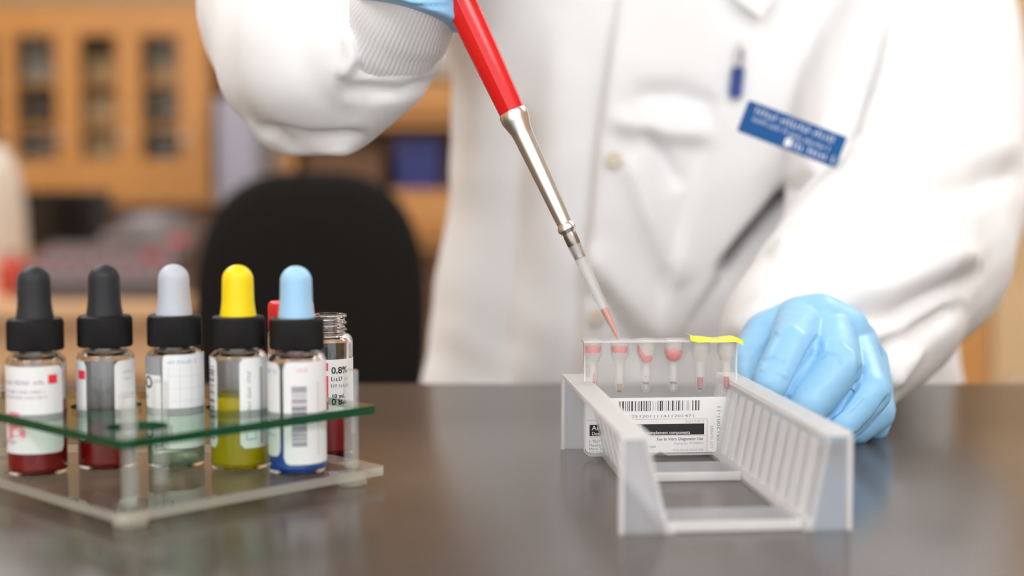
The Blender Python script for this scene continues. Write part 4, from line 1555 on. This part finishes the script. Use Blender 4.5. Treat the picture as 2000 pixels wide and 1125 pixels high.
def bottle(pos, label, bulb_mat, liq_mat, liq_h):
    t = thing('dropper_bottle', label, 'bottle', pos)
    vial_glass(t)
    liquid_col(t, liq_mat, liq_h)
    # ribbed screw cap
    MB().lathe([(0.0088, 0.0494), (0.0104, 0.0496), (0.0107, 0.0502), (0.0107, 0.0605), (0.0104, 0.0618), (0.0098, 0.0622), (0.0060, 0.0622)], 360,
               rib=lambda a, z: 1 + (0.030 * (0.5 + 0.5 * math.cos(60 * a)) if 0.0500 < z < 0.0610 else 0)).build('screw_cap', M_cap, t, 30)
    # rubber bulb
    z0 = 0.0622
    pf = [(0.0073, z0), (0.0072, z0 + 0.0010), (0.0068, z0 + 0.0035), (0.0065, z0 + 0.0065), (0.0064, z0 + 0.0110), (0.0063, z0 + 0.0145)]
    for k in range(1, 9):
        a = PI / 2 * k / 8
        pf.append((0.0063 * math.cos(a) + 0.00005, z0 + 0.0145 + 0.0063 * math.sin(a)))
    MB().lathe(pf, 48).build('dropper_bulb', bulb_mat, t, 60)
    # glass dropper inside
    MB().lathe([(0.0010, 0.006), (0.0014, 0.010), (0.0030, 0.016), (0.0031, 0.052)], 24).build('dropper_tube', clear_mat('dropper_glass', (0.95, 0.96, 0.96), (0.8, 0.8, 0.8), 0.18, 0.05, 0.8), t, 40)
    return t


M_bulb_k = mat('rubber_black', (0.022, 0.023, 0.026), 0.5, spec=0.3)
M_bulb_g = mat('rubber_grey', (0.47, 0.50, 0.56), 0.42, spec=0.4)
M_bulb_y = mat('rubber_yellow', (0.90, 0.63, 0.0), 0.40, spec=0.4)
M_bulb_b = mat('rubber_blue', (0.32, 0.56, 0.78), 0.40, spec=0.4)
LR = BR + 0.00005


def arc(ph): return math.radians(ph) * LR * 1000     # degrees from the front -> mm along the label


# 1: dark red serum, label with pink letter B
t = bottle(bot_pos[0], 'dropper bottle with black bulb, pink letter B label and dark red liquid', M_bulb_k, M_serum, 0.0300)
lb = cyl_patch('label', LR, -170, 76, 0.0095, 0.0440, M_paper, t)
pr = Print().rects(scribble_rects(arc(-72), arc(10), 37.0, 1.7, 21)).rects(scribble_rects(arc(14), arc(36), 37.0, 1.7, 22)).rects(scribble_rects(arc(-70), arc(35), 33.6, 1.1, 23)).rects(scribble_rects(arc(-68), arc(40), 31.4, 1.1, 24)).rects(scribble_rects(arc(-80), arc(-25), 13.2, 1.9, 25))
pr.on_cyl('small_print', LR, mat('violet_ink', (0.20, 0.15, 0.26), 0.6), lb)
Print().text('B', arc(-48), 14.8, 15.8, 0.03).on_cyl('letter', LR, M_pinkink, lb)
Print().rect(arc(41), arc(60), 37.0, 40.6).on_cyl('red_square', LR, M_redink, lb)

# 2: dark red serum, label turned so that its gap faces forward
t = bottle(bot_pos[1], 'dropper bottle with black bulb, its label gap facing forward over dark red liquid', M_bulb_k, M_serum, 0.0205)
lb = cyl_patch('label', LR, 33, 335, 0.0120, 0.0445, M_paper, t)
Print().rect(arc(-48), arc(-27), 37.2, 40.8).on_cyl('red_square', LR, M_redink, lb)
Print().rects(scribble_rects(arc(-84), arc(-62), 37.5, 1.6, 31)).rects(scribble_rects(arc(-84), arc(-58), 32.6, 1.1, 32)).rects(scribble_rects(arc(-84), arc(-62), 18.6, 1.6, 34)).rects(scribble_rects(arc(52), arc(75), 39.2, 1.2, 33)).rects(scribble_rects(arc(52), arc(75), 36.6, 1.2, 36)).on_cyl('small_print', LR, M_paleink, lb)

# 3: clear liquid, grey bulb
t = bottle(bot_pos[2], 'dropper bottle with grey bulb, letter O label and clear liquid', M_bulb_g, M_serum_c, 0.0240)
lb = cyl_patch('label', LR, -170, -15, 0.0100, 0.0460, M_paper, t, cr=0.001)
cyl_patch('grey_header', LR + 0.00013, -100, -15.5, 0.0385, 0.0460, mat('header_grey', (0.30, 0.31, 0.33), 0.6), lb, cr=0.0005)
Print().text('-O', arc(-76), 33.0, 7.0, 0.02).rects(scribble_rects(arc(-80), arc(-50), 28.5, 1.6, 41)).rects(scribble_rects(arc(-80), arc(-60), 24.5, 1.6, 42)).rect(arc(-15.8), arc(-15.0), 10.5, 45).on_cyl('letters', LR, M_ink, lb)
lb = cyl_patch('label', LR, -12, 120, 0.0085, 0.0468, M_paper, t, cr=0.002)
Print().rects(scribble_rects(arc(0), arc(56), 43.2, 1.6, 43)).on_cyl('blue_print', LR, M_blueink, lb)
pr = Print()
for ph in (0, 22, 46, 64):
    pr.rect(arc(ph), arc(ph) + 0.12, 10.5, 42)
for z in (38, 33, 28, 23, 18):
    pr.rect(arc(-6), arc(80), z, z + 0.10)
pr.on_cyl('ruled_lines', LR, mat('faint_blue_ink', (0.50, 0.60, 0.78), 0.6), lb)
Print().rect(arc(3), arc(6), 12.5, 18.5).on_cyl('mark', LR, M_ink, lb)

# 4: yellow reagent
t = bottle(bot_pos[3], 'dropper bottle with yellow bulb and bright yellow liquid', M_bulb_y, M_serum_y, 0.0300)
lb = cyl_patch('label', LR, 12, 322, 0.0095, 0.0460, M_paper, t)
Print().bars(arc(-80), arc(-45), 13, 43, 51, along='z').on_cyl('barcode', LR, M_ink, lb)
pr = Print()
for a0_, a1_, z0_, z1_ in scribble_rects(24, 40, 0, 1.7, 52):
    pr.rect(arc(34) - z1_, arc(34) - z0_, a0_, a1_)
pr.rects([(arc(24), arc(44), 13.0, 13.3), (arc(24), arc(44), 20.5, 20.8), (arc(24), arc(24) + 0.25, 13, 20.8), (arc(44), arc(44) + 0.25, 13, 20.8)]).on_cyl('lettering', LR, M_greyink, lb)
Print().rect(arc(56), arc(63), 11, 42).on_cyl('grey_stripe', LR, mat('stripe_grey', (0.36, 0.38, 0.38), 0.6), lb)

# 5: blue reagent
t = bottle(bot_pos[4], 'dropper bottle with light blue bulb, barcode label and deep blue liquid', M_bulb_b, M_serum_b, 0.0150)
lb = cyl_patch('label', LR, -19, 150, 0.0045, 0.0455, M_paper, t, cr=0.0028)
Print().bars(arc(-2), arc(27), 12, 36.0, 61, along='z').on_cyl('barcode', LR, mat('grey_violet_ink', (0.16, 0.14, 0.20), 0.6), lb)
Print().rects(scribble_rects(arc(8), arc(26), 41.6, 1.5, 62)).on_cyl('small_print', LR, M_pinkink, lb)
pr = Print()
V_, F_ = text_mesh('')
for k in range(26):
    pr.rect(arc(50), arc(50) + 1.2, 8 + k * 1.15, 8.55 + k * 1.15)
pr.on_cyl('side_print', LR, mat('faint_pink_ink', (0.68, 0.62, 0.66), 0.6), lb)
lb = cyl_patch('label', LR, -175, -27, 0.0075, 0.0450, M_paper, t, cr=0.0028)
Print().rects(scribble_rects(arc(-80), arc(-38), 40.6, 1.8, 63)).rects(scribble_rects(arc(-80), arc(-40), 15.5, 1.6, 64)).on_cyl('blue_print', LR, M_blueink, lb)

# ================================================================== vials behind the rack
vp = P(641, 700, 0.652)
t = thing('open_vial', 'uncapped glass vial with red striped label and dark red residue', 'vial', (vp.x, vp.y, 0.0002))
vial_glass(t, h=0.0645, r=0.0112, neck=0.0077, thread=True)
MB().lathe([(0.0094, 0.0017), (0.0106, 0.0029), (0.0106, 0.0205), (0.0098, 0.0200), (0.0006, 0.0200)], 56).build('liquid', M_serum, t, 40)
R2 = 0.01125
lb = cyl_patch('label', R2, -30, 120, 0.0210, 0.0445, M_paper, t, cr=0.0015)


def arc2(ph): return math.radians(ph) * R2 * 1000


Print().rect(arc2(-6), arc2(7), 21.4, 37.2).rect(arc2(-6), arc2(7), 39.5, 43).on_cyl('red_stripe', R2, M_redink, lb)
Print().text('0.8%', arc2(14), 38.2, 4.2, 0.02).text('10 mL', arc2(14), 27.0, 2.6, 0.02).rects(scribble_rects(arc2(14), arc2(58), 34.8, 1.9, 71)).rects(scribble_rects(arc2(14), arc2(58), 31.8, 1.6, 72)).rects(scribble_rects(arc2(14), arc2(58), 23.4, 1.6, 73)).on_cyl('small_print', R2, M_ink, lb)

vp = P(569, 700, 0.690)
t = thing('capped_vial', 'glass vial with a red screw cap standing behind the dropper bottles', 'vial', (vp.x, vp.y, 0.0002))
vial_glass(t, h=0.0600, r=0.0112, neck=0.0077)
MB().lathe([(0.0088, 0.0535), (0.0106, 0.0537), (0.0108, 0.0543), (0.0108, 0.0655), (0.0104, 0.0668), (0.0096, 0.0674), (0.001, 0.0674)], 192,
           rib=lambda a, z: 1 + (0.02 * (0.5 + 0.5 * math.cos(48 * a)) if 0.054 < z < 0.066 else 0)).build('screw_cap', mat('red_cap', (0.62, 0.012, 0.018), 0.4), t, 50)
MB().lathe([(0.0094, 0.0017), (0.0106, 0.0029), (0.0106, 0.0250), (0.0006, 0.0247)], 56).build('liquid', M_serum, t, 40)
cyl_patch('label', R2, -120, 100, 0.0100, 0.0420, M_paper, t, cr=0.0015)
